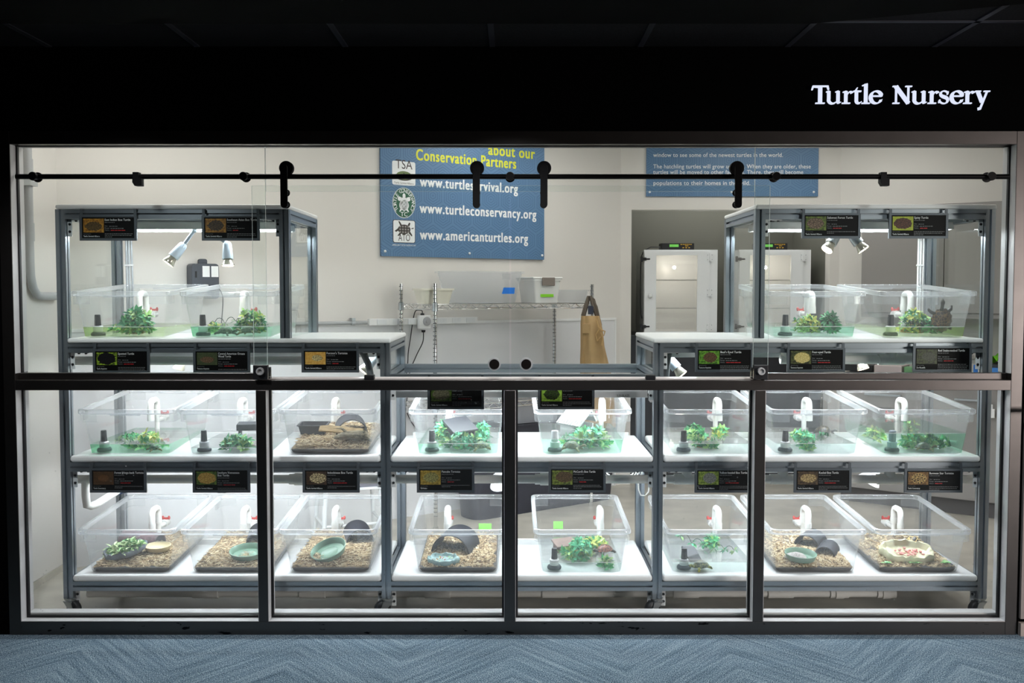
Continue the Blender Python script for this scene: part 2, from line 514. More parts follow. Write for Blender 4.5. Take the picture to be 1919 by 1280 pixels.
mb.box(-5, 5, 4.02, 4.045, HALLZ - 0.004, HALLZ + 0.002)
struct('ceiling_hall_grid', mb.build('ceiling_hall_grid', tbar_dark), 'dark metal grid between the ceiling tiles of the hall')
p1, p2 = at(1525, 52, 3.742), at(1850, 22, 3.53)
d = (p2 - p1)
pts = [(-5, p1.y), (p1.x, p1.y), (p1.x + d.x * 5, p1.y + d.y * 5), (5, 1.2), (-5, 1.2)]
struct('ceiling_hall_bulkhead', MB().prism(pts, 2.5, 2.6, 'z').build('ceiling_hall_bulkhead', black_paint), 'black dropped bulkhead of the hall ceiling in front of the tiles')

door = empty('door_1', (0, 0, 0), 'grey hall door at the right edge beside the window', 'door', kind='structure')
dgrey = mat('grey_door_paint', srgb(150, 140, 136), 0.45, noise_amt=0.03, nscale=40)
MB().box(JR1 + 0.013, 3.2, YF - 0.01, YF + 0.007, 0.075, HEAD1 + 0.02).build('door_panel', dgrey, door)
MB().box(JR1 + 0.01, 3.2, YF - 0.02, YF + 0.006, 0.0, 0.058).build('threshold', mat('worn_threshold', srgb(170, 158, 150), 0.5, noise_amt=0.1, nscale=30), door)
p = at(1913, 769, YF)
MB().box(p.x - 0.012, p.x + 0.06, YF - 0.06, YF - 0.045, p.z - 0.01, p.z + 0.014).box(p.x + 0.03, p.x + 0.05, YF - 0.046, YF - 0.01, p.z - 0.008, p.z + 0.01).build('handle', chrome, door, bevel=0.003)

# ------------------------------------------------------------------ window: aluminium frame, gaskets and fixed panes
win = empty('window_1', (0, 0, 0), 'wide aluminium framed display window with eight fixed panes', 'window', kind='structure')
def member(name, x0, x1, z0, z1, m=frame_metal, y0=YF, y1=YB):
    return MB().box(x0, x1, y0, y1, z0, z1).build(name, m, win, bevel=0.0015)
M1, M2, M3 = (-1.126, -1.083), (-0.034, 0.015), (1.070, 1.116)
member('jamb', JL0, JL1, 0, HEAD1); member('jamb', JR0, JR1, 0, HEAD1)
member('head', JL1, JR0, HEAD0, HEAD1)
scuff = mat('scuffed_sill_frame', srgb(98, 94, 92), 0.36, metal=1.0)
def scuffs(m):
    nt = m.node_tree; N, L = nt.nodes.new, nt.links.new
    tc, mp, n, r = N('ShaderNodeTexCoord'), N('ShaderNodeMapping'), N('ShaderNodeTexNoise'), N('ShaderNodeValToRGB')
    mp.inputs['Scale'].default_value = (7, 1, 22)
    n.inputs['Scale'].default_value = 2.2; n.inputs['Detail'].default_value = 6
    L(tc.outputs['Object'], mp.inputs[0]); L(mp.outputs[0], n.inputs['Vector']); L(n.outputs['Fac'], r.inputs[0])
    r.color_ramp.elements[0].position, r.color_ramp.elements[1].position = 0.655, 0.68
    r.color_ramp.elements[0].color, r.color_ramp.elements[1].color = (*srgb(98, 94, 92), 1), (0.012, 0.011, 0.012, 1)
    L(r.outputs[0], nt.nodes['Principled BSDF'].inputs['Base Color'])
scuffs(scuff)
member('sill', JL1, JR0, 0.0, SILL, scuff)
member('transom_rail', JL1, JR0, MU0, MU1)
for a, b in (M1, M2, M3):
    member('mullion', a, b, SILL, MU0)
# channel that carries the fixed upper panes at both ends
U1, U2 = X(499, YG, 500), X(1413, YG, 500)
member('channel', JL1, U1 - 0.03, MU1, MU1 + 0.028, y0=YG - 0.02, y1=YG + 0.02)
member('channel', U2 + 0.03, JR0, MU1, MU1 + 0.028, y0=YG - 0.02, y1=YG + 0.02)
cells = [(JL1, M1[0]), (M1[1], M2[0]), (M2[1], M3[0]), (M3[1], JR0)]
g = 0.011
for i, (a, b) in enumerate(cells):
    mb = MB()
    for x0, x1, z0, z1 in ((a, b, SILL, SILL + g), (a, a + g, SILL + g, MU0), (b - g, b, SILL + g, MU0)):
        mb.box(x0, x1, YG - 0.008, YG + 0.008, z0, z1)
    mb.build('gasket', gasket, win)
    MB().box(a + 0.002, b - 0.002, YG - 0.003, YG + 0.003, SILL + 0.002, MU0 - 0.002).build('pane', glass, win)
    MB().box(a + 0.001, b - 0.001, YG + 0.01, YB + 0.008, SILL - 0.001, SILL + 0.018).build('glazing_bead', frame_lit, win)
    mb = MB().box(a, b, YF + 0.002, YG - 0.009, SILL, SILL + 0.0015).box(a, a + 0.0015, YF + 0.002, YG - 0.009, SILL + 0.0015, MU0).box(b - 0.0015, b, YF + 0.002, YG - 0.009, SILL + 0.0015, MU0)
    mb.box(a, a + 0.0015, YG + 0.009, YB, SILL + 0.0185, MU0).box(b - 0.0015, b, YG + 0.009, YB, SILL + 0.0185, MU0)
    mb.build('lit_reveal', frame_lit, win)  # thin added liners; light on the inner faces is put into their colour
MB().box(U1 - 0.03, U2 + 0.03, YG - 0.03, YB, MU1, MU1 + 0.005).build('sill_strip', mat('pale_sill_strip', srgb(226, 216, 212), 0.4), win)  # pale strip laid on the sill between the two channels
TRB = Z(359, YG)
def pane(x0, x1, z0, z1, y, parent=win, name='pane', th=0.004):
    p = MB().box(x0, x1, y - th, y + th, z0, z1).build(name, [glass_plain, glass_edge], parent)
    p.data.polygons.foreach_set('material_index', [1, 1, 0, 0, 1, 1])
    return p
pane(JL1 + 0.003, U1, MU1 + 0.006, HEAD0 + 0.004, YG)
pane(U2, JR0 - 0.003, MU1 + 0.006, HEAD0 + 0.004, YG)
pane(U1 + 0.002, U2 - 0.002, TRB, HEAD0 + 0.004, YG)
mb = MB().box(JL1, JR0, YG - 0.012, YG + 0.012, HEAD0 - 0.004, HEAD0 + 0.001)
mb.box(JL1, JL1 + 0.008, YG - 0.008, YG + 0.008, MU1, HEAD0).box(JR0 - 0.008, JR0, YG - 0.008, YG + 0.008, MU1, HEAD0)
mb.build('gasket', gasket, win)
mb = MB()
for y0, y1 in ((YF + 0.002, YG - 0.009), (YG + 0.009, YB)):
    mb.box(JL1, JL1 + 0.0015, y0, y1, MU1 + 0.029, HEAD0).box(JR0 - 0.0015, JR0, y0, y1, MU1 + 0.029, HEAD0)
mb.build('lit_reveal', frame_lit, win)  # same pale liners above the transom, lit look put into the colour

# ------------------------------------------------------------------ sliding glass doors on their black track
YR = 4.468                                            # track bar, in front of the fixed glass
rz = Z(331, YR)
track = empty('sliding_door_track', (0, YR, rz), 'black metal track bar across the top of the window', 'door track')
MB().tube([(X(30, YR, 330), 0, 0), (X(1890, YR, 330), 0, 0)], 0.0112, 14).build('bar', black_metal, track, True)
Rx = Matrix.Rotation(math.radians(-90), 4, 'X')
for u in (65, 458, 956, 1453, 1855):
    M = Matrix.Translation((X(u, YR, 330), 0, 0))
    mb = MB().lathe([(0.0, -0.026), (0.017, -0.026), (0.019, -0.022), (0.019, -0.012), (0.012, -0.010), (0.012, 0.026), (0.022, 0.027), (0.022, 0.032)], 20, M @ Rx)
    mb.build('standoff', black_metal, track, True)
for u in (259, 1656):
    x = X(u, YR, 330)
    mb = MB().prism([(x - 0.018, 0.018), (x + 0.008, 0.018), (x + 0.008, -0.006), (x + 0.02, -0.006), (x + 0.02, -0.042), (x - 0.010, -0.042), (x - 0.020, -0.026)], -0.02, 0.014, 'y')
    mb.build('stop', black_metal, track, bevel=0.0015)
YD = 4.450                                            # sliding door glass
zt, zb = Z(348, YD), Z(706, YD)
for k, (u0, u1, hang, knob, label) in enumerate(((474, 954.5, (535, 893), 926.5, 'left sliding glass door hanging by two black strap rollers'),
                                                 (958, 1441, (1019, 1381), 986, 'right sliding glass door hanging by two black strap rollers'))):
    x0, x1 = X(u0, YD, 520), X(u1, YD, 520)
    dr = empty('sliding_glass_door', ((x0 + x1) / 2, YD, zb), label, 'glass door', 'sliding glass doors of the window')
    cx = (x0 + x1) / 2
    pane(x0 - cx, x1 - cx, 0.0, zt - zb, 0.0, dr, 'glass_pane', 0.004)
    for u in hang:
        hx = X(u, YD, 345) - cx
        st = MB()
        w = 0.0155
        ztop, zbot = Z(309, YD) - zb, Z(391, YD) - zb
        outl = [(hx + w * math.cos(t), ztop - w + w * math.sin(t)) for t in [math.pi * i / 8 for i in range(9)]]
        outl += [(hx - w * math.cos(t), zbot + w - w * math.sin(t)) for t in [math.pi * i / 8 for i in range(9)]]
        st.prism(outl, -0.034, -0.027, 'y')
        for zz in (zt - zb - 0.03, zbot + 0.018):
            st.lathe([(0.012, -0.03), (0.012, 0.012), (0.016, 0.012), (0.016, 0.02)], 14, Matrix.Translation((hx, 0, zz)) @ Rx)
        s_ = st.build('hanger_strap', black_metal, dr, bevel=0.001)
        wheel = MB().lathe([(0.0, -0.012), (0.031, -0.012), (0.031, -0.007), (0.024, -0.003), (0.024, 0.003), (0.031, 0.007), (0.031, 0.012), (0.0, 0.012)], 28,
                           Matrix.Translation((hx + 0.002, YR - YD, rz - zb + 0.036)) @ Rx)
        wheel.build('roller_wheel', black_metal, s_, True)
    kx, kz = X(knob, YD, 682) - cx, Z(682, YD) - zb
    kb = MB().lathe([(0.0, -0.024), (0.0285, -0.022), (0.0285, -0.004), (0.02, -0.004), (0.02, 0.018), (0.0, 0.018)], 26, Matrix.Translation((kx, 0, kz)) @ Rx).build('knob', ring_steel, dr, True)
    MB().lathe([(0.0, -0.0265), (0.021, -0.0265), (0.0225, -0.0235), (0.0, -0.0235)], 26, Matrix.Translation((kx, 0, kz)) @ Rx).build('knob_face', mat('dark_knob_face', (0.015, 0.012, 0.011), 0.25, metal=0.4), kb, True)
for u, side in ((489, 'left'), (1425, 'right')):
    p0, p1 = at(u - 13.5, 711, 4.43), at(u + 13.5, 684, 4.43)
    gd = empty('door_guide', ((p0.x + p1.x) / 2, 4.43, p0.z), 'square black %s glass clamp with round chrome screw on the sill' % side, 'door guide', 'glass clamps on the sill')
    w, h = (p1.x - p0.x) / 2, p1.z - p0.z
    MB().box(-w, w, -0.012, 0.012, 0, h).box(-w, w, 0.03, 0.06, 0, h * 0.8).build('block', black_plastic, gd, bevel=0.002)
    MB().lathe([(0.0, -0.018), (0.010, -0.018), (0.0105, -0.026), (0.016, -0.026), (0.0175, -0.012), (0.0, -0.012)], 20, Matrix.Translation((0, 0, h * 0.58)) @ Rx).build('screw', ring_steel, gd, True)
for u, side in ((692.5, 'left'), (1219, 'right')):
    p0, p1 = at(u - 9.5, 712, 4.46), at(u + 9.5, 703, 4.46)
    o = MB().box(-0.022, 0.022, -0.012, 0.02, 0, 0.022).build('door_stop', black_plastic, None, bevel=0.003, loc=((p0.x + p1.x) / 2, 4.46, MU1))
    tag(o, 'small black rubber block on the sill below the %s table corner' % side, 'door stop', 'rubber blocks on the sill')

# ------------------------------------------------------------------ lit sign lettering "Turtle Nursery" (serif)
def stroke_poly(mb, pts, ws_, y0, y1, T):
    """A ribbon of varying width along pts, in sign units, pushed to depth."""
    P = [Vector((a, b)) for a, b in pts]
    Lp, Rp = [], []
    for i, p in enumerate(P):
        d_ = (P[min(i + 1, len(P) - 1)] - P[max(i - 1, 0)]).normalized()
        n_ = Vector((-d_.y, d_.x))
        w_ = ws_[i] / 2 if isinstance(ws_, (list, tuple)) else ws_ / 2
        Lp.append(p + n_ * w_); Rp.append(p - n_ * w_)
    n = len(P)
    vs = []
    for dep in (y0, y1):
        for q in Lp + Rp:
            a, b = T(q.x, q.y)
            vs.append((a, dep, b))
    fs = []
    for i in range(n - 1):
        fs += [(i, i + 1, n + i + 1, n + i), (2 * n + i, 3 * n + i, 3 * n + i + 1, 2 * n + i + 1),
               (i, 2 * n + i, 2 * n + i + 1, i + 1), (n + i, n + i + 1, 3 * n + i + 1, 3 * n + i)]
    fs += [(0, n, 3 * n, 2 * n), (n - 1, 3 * n - 1, 4 * n - 1, 2 * n - 1)]
    mb.add(vs, fs)

def arc(cx, cy, rx, ry, a0, a1, w0, w1, n=22):
    """Elliptic arc whose width swells on the sides (old-style stress): w0 at top and bottom, w1 at the sides."""
    pts, wd = [], []
    for i in range(n + 1):
        t = math.radians(a0 + (a1 - a0) * i / n)
        pts.append((cx + rx * math.cos(t), cy + ry * math.sin(t)))
        k = abs(math.cos(t - math.radians(14)))
        wd.append(w0 + (w1 - w0) * k ** 1.5)
    return pts, wd

# glyph strokes in units of the photograph's lettering zoom (x right, y up, baseline 0), x-height 122, cap height 168
def G_stem(x, y0, y1, w=30): return [([(x, y0), (x, y1)], w)]
def G_foot(x, w=76, y=5): return [([(x - w / 2, y), (x + w / 2, y)], 11)]
def G_flag(x, y, w=26): return [([(x - w, y - 7), (x, y - 2)], [10, 18])]
def glyph(ch):
    if ch == 'T':
        return G_stem(78, 0, 165, 34) + G_foot(78, 86) + [([(8, 164), (152, 164)], 13), ([(0, 128), (5, 145), (14, 168)], [10, 13, 16]), ([(157, 130), (152, 146), (146, 168)], [10, 13, 16]), ([(12, 160), (40, 155), (60, 150)], [14, 8, 2])], 138
    if ch == 'u':
        return G_stem(24, 34, 118, 27) + G_flag(26, 118, 26) + [arc(60, 40, 38, 38, 180, 300, 14, 26), ([(79, 7), (92, 16), (104, 28)], [12, 9, 7])] + G_stem(112, 8, 118, 27) + G_flag(114, 118, 26) + [([(106, 6), (122, 8), (138, 16)], [12, 13, 7])], 137
    if ch == 'r':
        return G_stem(36, 0, 118, 27) + G_foot(38, 76) + G_flag(38, 116, 30) + [([(46, 82), (58, 102), (72, 112), (84, 113)], [7, 10, 13, 15]), ([(84, 113), (90, 106), (94, 98)], [18, 24, 22])], 100
    if ch == 't':
        return G_stem(34, 24, 124, 27) + [arc(58, 30, 24, 26, 180, 285, 14, 26), ([(62, 8), (76, 14), (82, 22)], [13, 9, 5]), ([(6, 117), (78, 117)], 13), ([(8, 113), (30, 130), (42, 152)], [4, 12, 5])], 84
    if ch == 'l':
        return G_stem(38, 0, 186, 29) + G_foot(38, 76) + [([(4, 170), (26, 176), (50, 188)], [10, 16, 8])], 76
    if ch == 'e':
        return [arc(66, 61, 52, 57, 20, 330, 12, 31, 30), ([(22, 72), (117, 72)], 12), ([(102, 24), (114, 34), (122, 42)], [14, 8, 4]), ([(114, 68), (115, 80), (110, 92)], [18, 22, 22])], 126
    if ch == 'N':
        return [([(34, 2), (34, 160)], 13), ([(150, 0), (150, 160)], 13), ([(30, 164), (152, 4)], 34)] + G_foot(34, 62) + [([(2, 163), (52, 163)], 11), ([(122, 163), (182, 163)], 11)], 180
    if ch == 's':
        pts = bez((92, 98), (80, 130), (22, 126), (24, 90), 10) + bez((24, 88), (30, 62), (94, 66), (92, 34), 12)[1:] + bez((92, 32), (90, -6), (30, -8), (14, 30), 10)[1:]
        n = len(pts)
        wd = [10 + 18 * math.exp(-((i / (n - 1) - 0.5) / 0.2) ** 2) for i in range(n)]
        return [(pts, wd), ([(88, 84), (91, 98), (91, 116)], [5, 10, 13]), ([(12, 8), (12, 24), (16, 40)], [13, 10, 5])], 112
    if ch == 'y':
        return [([(24, 116), (66, 14)], 29), ([(112, 116), (54, -34)], 13), ([(56, -30), (46, -46), (30, -48)], [12, 24, 26]), ([(0, 117), (52, 117)], 11), ([(82, 117), (138, 117)], 11)], 138
    return [], 55
YS = YF - 0.016
p0, p1 = at(1522, 195, YS), at(1856, 194, YS)
place = {'T': 112, 'u0': 248, 'r0': 398, 't': 500, 'l': 585, 'e0': 655, 'N': 876, 'u1': 1060, 'r1': 1212, 's': 1308, 'e1': 1422, 'r2': 1550, 'y': 1660}
cnt = {}
sc = (p1.x - p0.x) / 1688.0
base_z = Z(140 + 273 / 5.05, YS)
lsign = empty('lit_sign', (0, YS, 0), 'white backlit serif letters reading Turtle Nursery on the black fascia', 'sign')
for ch in 'TurtleNursery':
    n = cnt.get(ch, 0); cnt[ch] = n + 1
    gx = place.get(ch + str(n), place.get(ch))
    sg = MB()
    for pts, wd in glyph(ch)[0]:
        stroke_poly(sg, pts, wd, 0.0, 0.012, lambda a, b: (p0.x + (gx - 112 + a) * sc, base_z + b * sc))
    sg.build('letter', letter_glow, lsign)
# ------------------------------------------------------------------ the wheeled aluminium shelving rack
RY0, RY1, E45 = 4.68, 5.37, 0.045
POSTS = [(-2.099, 1.903), (-0.610, 1.288), (0.657, 1.288), (2.177, 1.903)]     # x of the left face, top
BOXP = [(-1.071, 1.288), (1.120, 1.288)]
ZB, ZM, ZT, ZX, ZMID = 0.171, 0.733, 1.288, 1.903, 1.143                         # rail tops
BT, BT2 = 0.022, 0.031                                                                       # board thickness
rack = empty('shelving_rack', (0, 0, 0), 'long wheeled aluminium rack with white boards filling the window', 'shelving rack')

def section(s=E45, slot=0.010, deep=0.013):
    h, k = s / 2, slot / 2
    one = [(-h, -h), (-k, -h), (-k, -h + deep), (k, -h + deep), (k, -h)]
    pts = []
    for q in range(4):
        c, sn = math.cos(q * math.pi / 2), math.sin(q * math.pi / 2)
        pts += [(a * c - b * sn, a * sn + b * c) for a, b in one]
    return pts
SEC = section()
def extr(name, axis, a0, a1, c0, c1, parent=rack):
    """Slotted extrusion along axis between a0 and a1; c0, c1 the centre in the other two axes."""
    mb = MB()
    if axis == 'z':
        mb.prism([(x + c0, y + c1) for x, y in SEC], a0, a1, 'z')
    elif axis == 'x':
        mb.prism([(y + c0, z + c1) for y, z in SEC], a0, a1, 'x')
    else:
        mb.prism([(x + c0, z + c1) for x, z in SEC], a0, a1, 'y')
    return mb.build(name, alu, parent)
h = E45 / 2
for x, zt_ in POSTS:
    for y in (RY0 + h, RY1 - h):
        extr('post', 'z', 0.09, zt_, x + h, y)
for x, z0 in BOXP:
    for y in (RY0 + h, RY1 - h):
        extr('post', 'z', z0 + BT, ZX, x + h, y)
bays = [(POSTS[0][0] + E45, POSTS[1][0], (ZB, ZM, ZT)), (POSTS[1][0] + E45, POSTS[2][0], (ZB, ZM, ZMID)), (POSTS[2][0] + E45, POSTS[3][0], (ZB, ZM, ZT))]
for x0, x1, lv in bays:
    for z in lv:
        for y in (RY0 + h, RY1 - h):
            extr('rail', 'x', x0, x1, y, z - h)
for x0, x1 in ((POSTS[0][0] + E45, BOXP[0][0]), (BOXP[1][0] + E45, POSTS[3][0])):
    for y in (RY0 + h, RY1 - h):
        extr('rail', 'x', x0, x1, y, ZX - h)
for i, (x, zt_) in enumerate(POSTS):
    for z in ((ZB, ZM, ZT) if i in (0, 3) else (ZB, ZM, ZMID, ZT)):
        extr('side_rail', 'y', RY0 + E45, RY1 - E45, x + h, z - h)
    if i in (0, 3):
        extr('side_rail', 'y', RY0 + E45, RY1 - E45, x + h, ZX - h)
for x, _ in BOXP:
    extr('side_rail', 'y', RY0 + E45, RY1 - E45, x + h, ZX - h)

def board(x0, x1, z, y0=RY0 - 0.010, y1=RY1 - 0.02, t=BT):
    MB().box(x0, x1, y0, y1, z + 0.0003, z + t).build('shelf_board', board_white, rack, bevel=0.42 * t).modifiers['bevel'].segments = 4
for (x0, x1, lv) in bays:
    board(x0 + 0.001, x1 - 0.001, ZB, t=BT2); board(x0 + 0.001, x1 - 0.001, ZM, t=BT2)
board(POSTS[0][0] + E45 + 0.001, POSTS[1][0] + E45 + 0.006, ZT)
board(POSTS[2][0] - 0.006, POSTS[3][0] - 0.001, ZT)
board(POSTS[0][0] + 0.004, BOXP[0][0] + E45 + 0.002, ZX, y1=RY1)
board(BOXP[1][0] - 0.002, POSTS[3][0] + E45 + 0.004, ZX, y1=RY1)
def sheet(x, y0, y1, z0, z1):
    MB().box(x - 0.0025, x + 0.0025, y0, y1, z0, z1).build('glass_panel', glass_plain, rack)
for x in (BOXP[0][0] + h, BOXP[1][0] + h, POSTS[0][0] + h, POSTS[3][0] + h):
    sheet(x, RY0 + E45, RY1 - E45, ZT + BT, ZX - E45)
for x in (POSTS[1][0] + h, POSTS[2][0] + h):
    sheet(x, RY0 + E45, RY1 - E45, ZMID, ZT - E45)
def bracket(x, z, sx, sz=-1):
    """White corner plate with two black bolts, in the inner corner of a bay."""
    y = RY0 + 0.026
    mb = MB().box(min(x, x + sx * 0.020), max(x, x + sx * 0.020), y, y + 0.004, min(z, z + sz * 0.078), max(z, z + sz * 0.078))
    mb.box(min(x, x + sx * 0.085), max(x, x + sx * 0.085), y + 0.0045, y + 0.02, min(z, z + sz * 0.004), max(z, z + sz * 0.004))
    mb.mat(1)
    for dz in (0.022, 0.056):
        mb.lathe([(0.006, 0), (0.006, 0.004), (0.004, 0.0055)], 10, Matrix.Translation((x + sx * 0.011, y, z + sz * dz)) @ Matrix.Rotation(math.radians(90), 4, 'X'))
    for dx in (0.035, 0.068):
        mb.lathe([(0.006, 0), (0.006, 0.004), (0.004, 0.0055)], 10, Matrix.Translation((x + sx * dx, y + 0.012, z + sz * 0.004)) @ Matrix.Rotation(math.radians(180 if sz < 0 else 0), 4, 'X'))
    mb.build('corner_bracket', [white_enamel, black_plastic], rack)
for x0, x1, lv in bays:
    for z in (lv[0], lv[1], lv[2]):
        bracket(x0, z - E45, 1); bracket(x1, z - E45, -1)
for x0, x1 in ((POSTS[0][0] + E45, BOXP[0][0]), (BOXP[1][0] + E45, POSTS[3][0])):
    bracket(x0, ZX - E45, 1); bracket(x1, ZX - E45, -1)
for i, (x, _) in enumerate(POSTS):
    for y in (RY0 + h, RY1 - h):
        ang = (-0.45, math.pi + 0.4, math.pi + 0.45, math.pi + 0.35)[i] if y < 5 else 0.3
        M = Matrix.Translation((x + h, y, 0)) @ Matrix.Rotation(ang, 4, 'Z') @ Matrix.Scale(1.27, 4)
        fk = MB().lathe([(0.021, 0.064), (0.024, 0.070), (0.024, 0.0705)], 16, M).lathe([(0.018, 0.056), (0.018, 0.065)], 14, M)
        for s_ in (-1, 1):
            fk.prism([(-0.018, 0.058), (0.020, 0.058), (0.030, 0.030), (0.020, 0.022), (0.012, 0.024)], s_ * 0.017 - 0.0015, s_ * 0.017 + 0.0015, 'y', M)
        fk.prism([(-0.018, 0.055), (0.020, 0.055), (0.020, 0.0585), (-0.018, 0.0585)], -0.0185, 0.0185, 'y', M)
        c_ = fk.build('caster', steel, rack, True)
        W = M @ Matrix.Translation((0.018, 0, 0.0305)) @ Matrix.Rotation(math.radians(90), 4, 'X')
        MB().lathe([(0.008, -0.0135), (0.026, -0.012), (0.030, -0.008), (0.030, 0.008), (0.026, 0.012), (0.008, 0.0135)], 24, W).build('wheel', black_plastic, c_, True)

# ------------------------------------------------------------------ fluorescent fixtures under the boards
def fixture(x0, x1, y, z, label, txt=False):
    t = empty('strip_light', ((x0 + x1) / 2, y, z), label, 'strip light', 'white strip lights under the boards')
    w = (x1 - x0) / 2
    pts = [(-0.10, 0.0), (-0.115, -0.035), (-0.112, -0.036), (-0.095, -0.006), (0.095, -0.006), (0.112, -0.036), (0.115, -0.035), (0.10, 0.0)]
    hs = MB().prism(pts, -w, w, 'x').box(-w, -w + 0.006, -0.1, 0.1, -0.036, -0.001).box(w - 0.006, w, -0.1, 0.1, -0.036, -0.001).box(-w * 0.8, w * 0.8, -0.03, 0.03, 0, 0.012).build('housing', white_enamel, t)
    for dy in (-0.05, 0.05):
        MB().tube([(-w + 0.02, dy, -0.020), (w - 0.02, dy, -0.020)], 0.008, 8).build('tube', tube_glow, t, True)
    if txt:
        M = Matrix.Translation((X(1155, 4.83, 746) - (x0 + x1) / 2, -0.1165, -0.031)) @ Matrix.Rotation(math.radians(-23), 4, 'X')
        for wd_, dx, wi in (('SUN', 0.0, 0.022), ('BLAZE', 0.026, 0.034)):
            mb = MB()
            text_mesh(mb, wd_, 0.016, (dx, 0, 0), width=wi)
            mb.v = [tuple(M @ Vector(p)) for p in mb.v]
            mb.build('lettering', black_plastic, hs)
    return t
bx = [(b[0] + 0.06, b[1] - 0.06) for b in bays]
wh = ('left', 'middle', 'right')
for i, (x0, x1) in enumerate(bx):
    fixture(x0, x1, 5.02, ZM - 0.055, 'white strip light under the middle board above the bottom shelf, %s bay' % wh[i])
fixture(*bx[0], 5.02, ZT - 0.045, 'white strip light under the left table top, behind its hanging cards')
fixture(bx[1][0] - 0.05, bx[1][1] + 0.05, 4.93, 1.056, 'white strip light with black lettering hung above the middle tubs', True)
fixture(*bx[2], 5.02, ZT - 0.045, 'white strip light under the right table top, behind its hanging cards')
fixture(POSTS[0][0] + 0.1, BOXP[0][0] - 0.03, 5.06, ZX - 0.040, 'white strip light inside the top of the left glass box')
fixture(BOXP[1][0] + 0.08, POSTS[3][0] - 0.03, 5.06, ZX - 0.040, 'white strip light inside the top of the right glass box')

# ------------------------------------------------------------------ white drain pipes slung under the boards
def drain(label, x0, x1, z, tees, joints, ztee, y=4.87, r=0.021, ends=()):
    t = empty('drain_pipe', ((x0 + x1) / 2, y, z), label, 'drain pipe', 'white drain pipes under the boards')
    cx = (x0 + x1) / 2
    MB().tube([(x0 - cx, 0, 0), (x1 - cx, 0, 0)], r, 16).build('pipe', pvc, t, True)
    for x in tees:
        x -= cx
        MB().tube([(x - 0.062, 0, 0), (x + 0.062, 0, 0)], r + 0.005, 16).tube([(x, 0, 0.01), (x, 0, ztee - z)], r + 0.004, 16).build('tee', pvc, t, True)
    for x in joints:
        x -= cx
        MB().tube([(x - 0.045, 0, 0), (x - 0.02, 0, 0), (x - 0.0199, 0, 0), (x + 0.0199, 0, 0), (x + 0.02, 0, 0), (x + 0.045, 0, 0)],
                  [r + 0.005, r + 0.005, r + 0.009, r + 0.009, r + 0.005, r + 0.005], 14).build('coupling', pvc, t, True)
    for e in ends:
        MB().tube([(q[0] - cx, q[1] - y, q[2] - z) for q in e[1]], e[2], 14).build(e[0], e[3], t, True)
    return t
drain('white drain pipe with tees under the bottom shelf boards', X(165, 4.87, 1110), X(1668, 4.87, 1110), Z(1111, 4.87), [X(u, 4.87, 1110) for u in (386, 586, 820, 1040, 1285, 1462)], [X(1572, 4.87, 1110), X(1660, 4.87, 1110)], ZB - 0.002)
yl = 4.87
drain('white drain pipe with tees crossing behind the lower row of cards', X(140, yl, 895), X(1832, yl, 895), Z(898, yl), [X(u, yl, 895) for u in (1287, 1467, 1667)], [X(u, yl, 895) for u in (560, 1020)], ZM - 0.002,
      ends=[('elbow', [(X(160, yl, 900), yl, Z(897, yl)), (X(160, yl, 900), yl, Z(930, yl)), (X(162, yl, 900), yl, Z(948, yl)), (X(166, yl, 900), yl + 0.02, Z(950, yl)), (X(172, yl, 900), yl + 0.05, Z(949, yl)), (X(229, 5.3, 900), 5.3, Z(914, 5.3))], 0.019, pvc),
            ('dark_coupling', [(X(222, 5.22, 930), 5.22, Z(918, 5.22)), (X(233, 5.3, 930) + .01, 5.3, Z(913, 5.3)), (X(243, 5.4, 930) + .03, 5.4, Z(909, 5.4))], [0.028, 0.03, 0.026], mat('dark_rubber_coupling', srgb(52, 62, 88), 0.5))])
drain('white drain pipe under the left table top behind the cards', X(125, yl, 677), X(640, yl, 677), Z(676, yl), [], [X(430, yl, 677)], ZT)
drain('white drain pipe with a tee under the right table top', X(1462, yl, 672), X(1832, yl, 672), Z(674, yl), [X(1670, yl, 672)], [], ZT - 0.046,
      ends=[('elbow', [(X(1476, yl, 672) - 0.005, yl, Z(650, yl)), (X(1476, yl, 672) - 0.006, yl, Z(662, yl)), (X(1476, yl, 672) + 0.004, yl, Z(673, yl)), (X(1476, yl, 672) + 0.03, yl, Z(674, yl))], 0.027, pvc)])

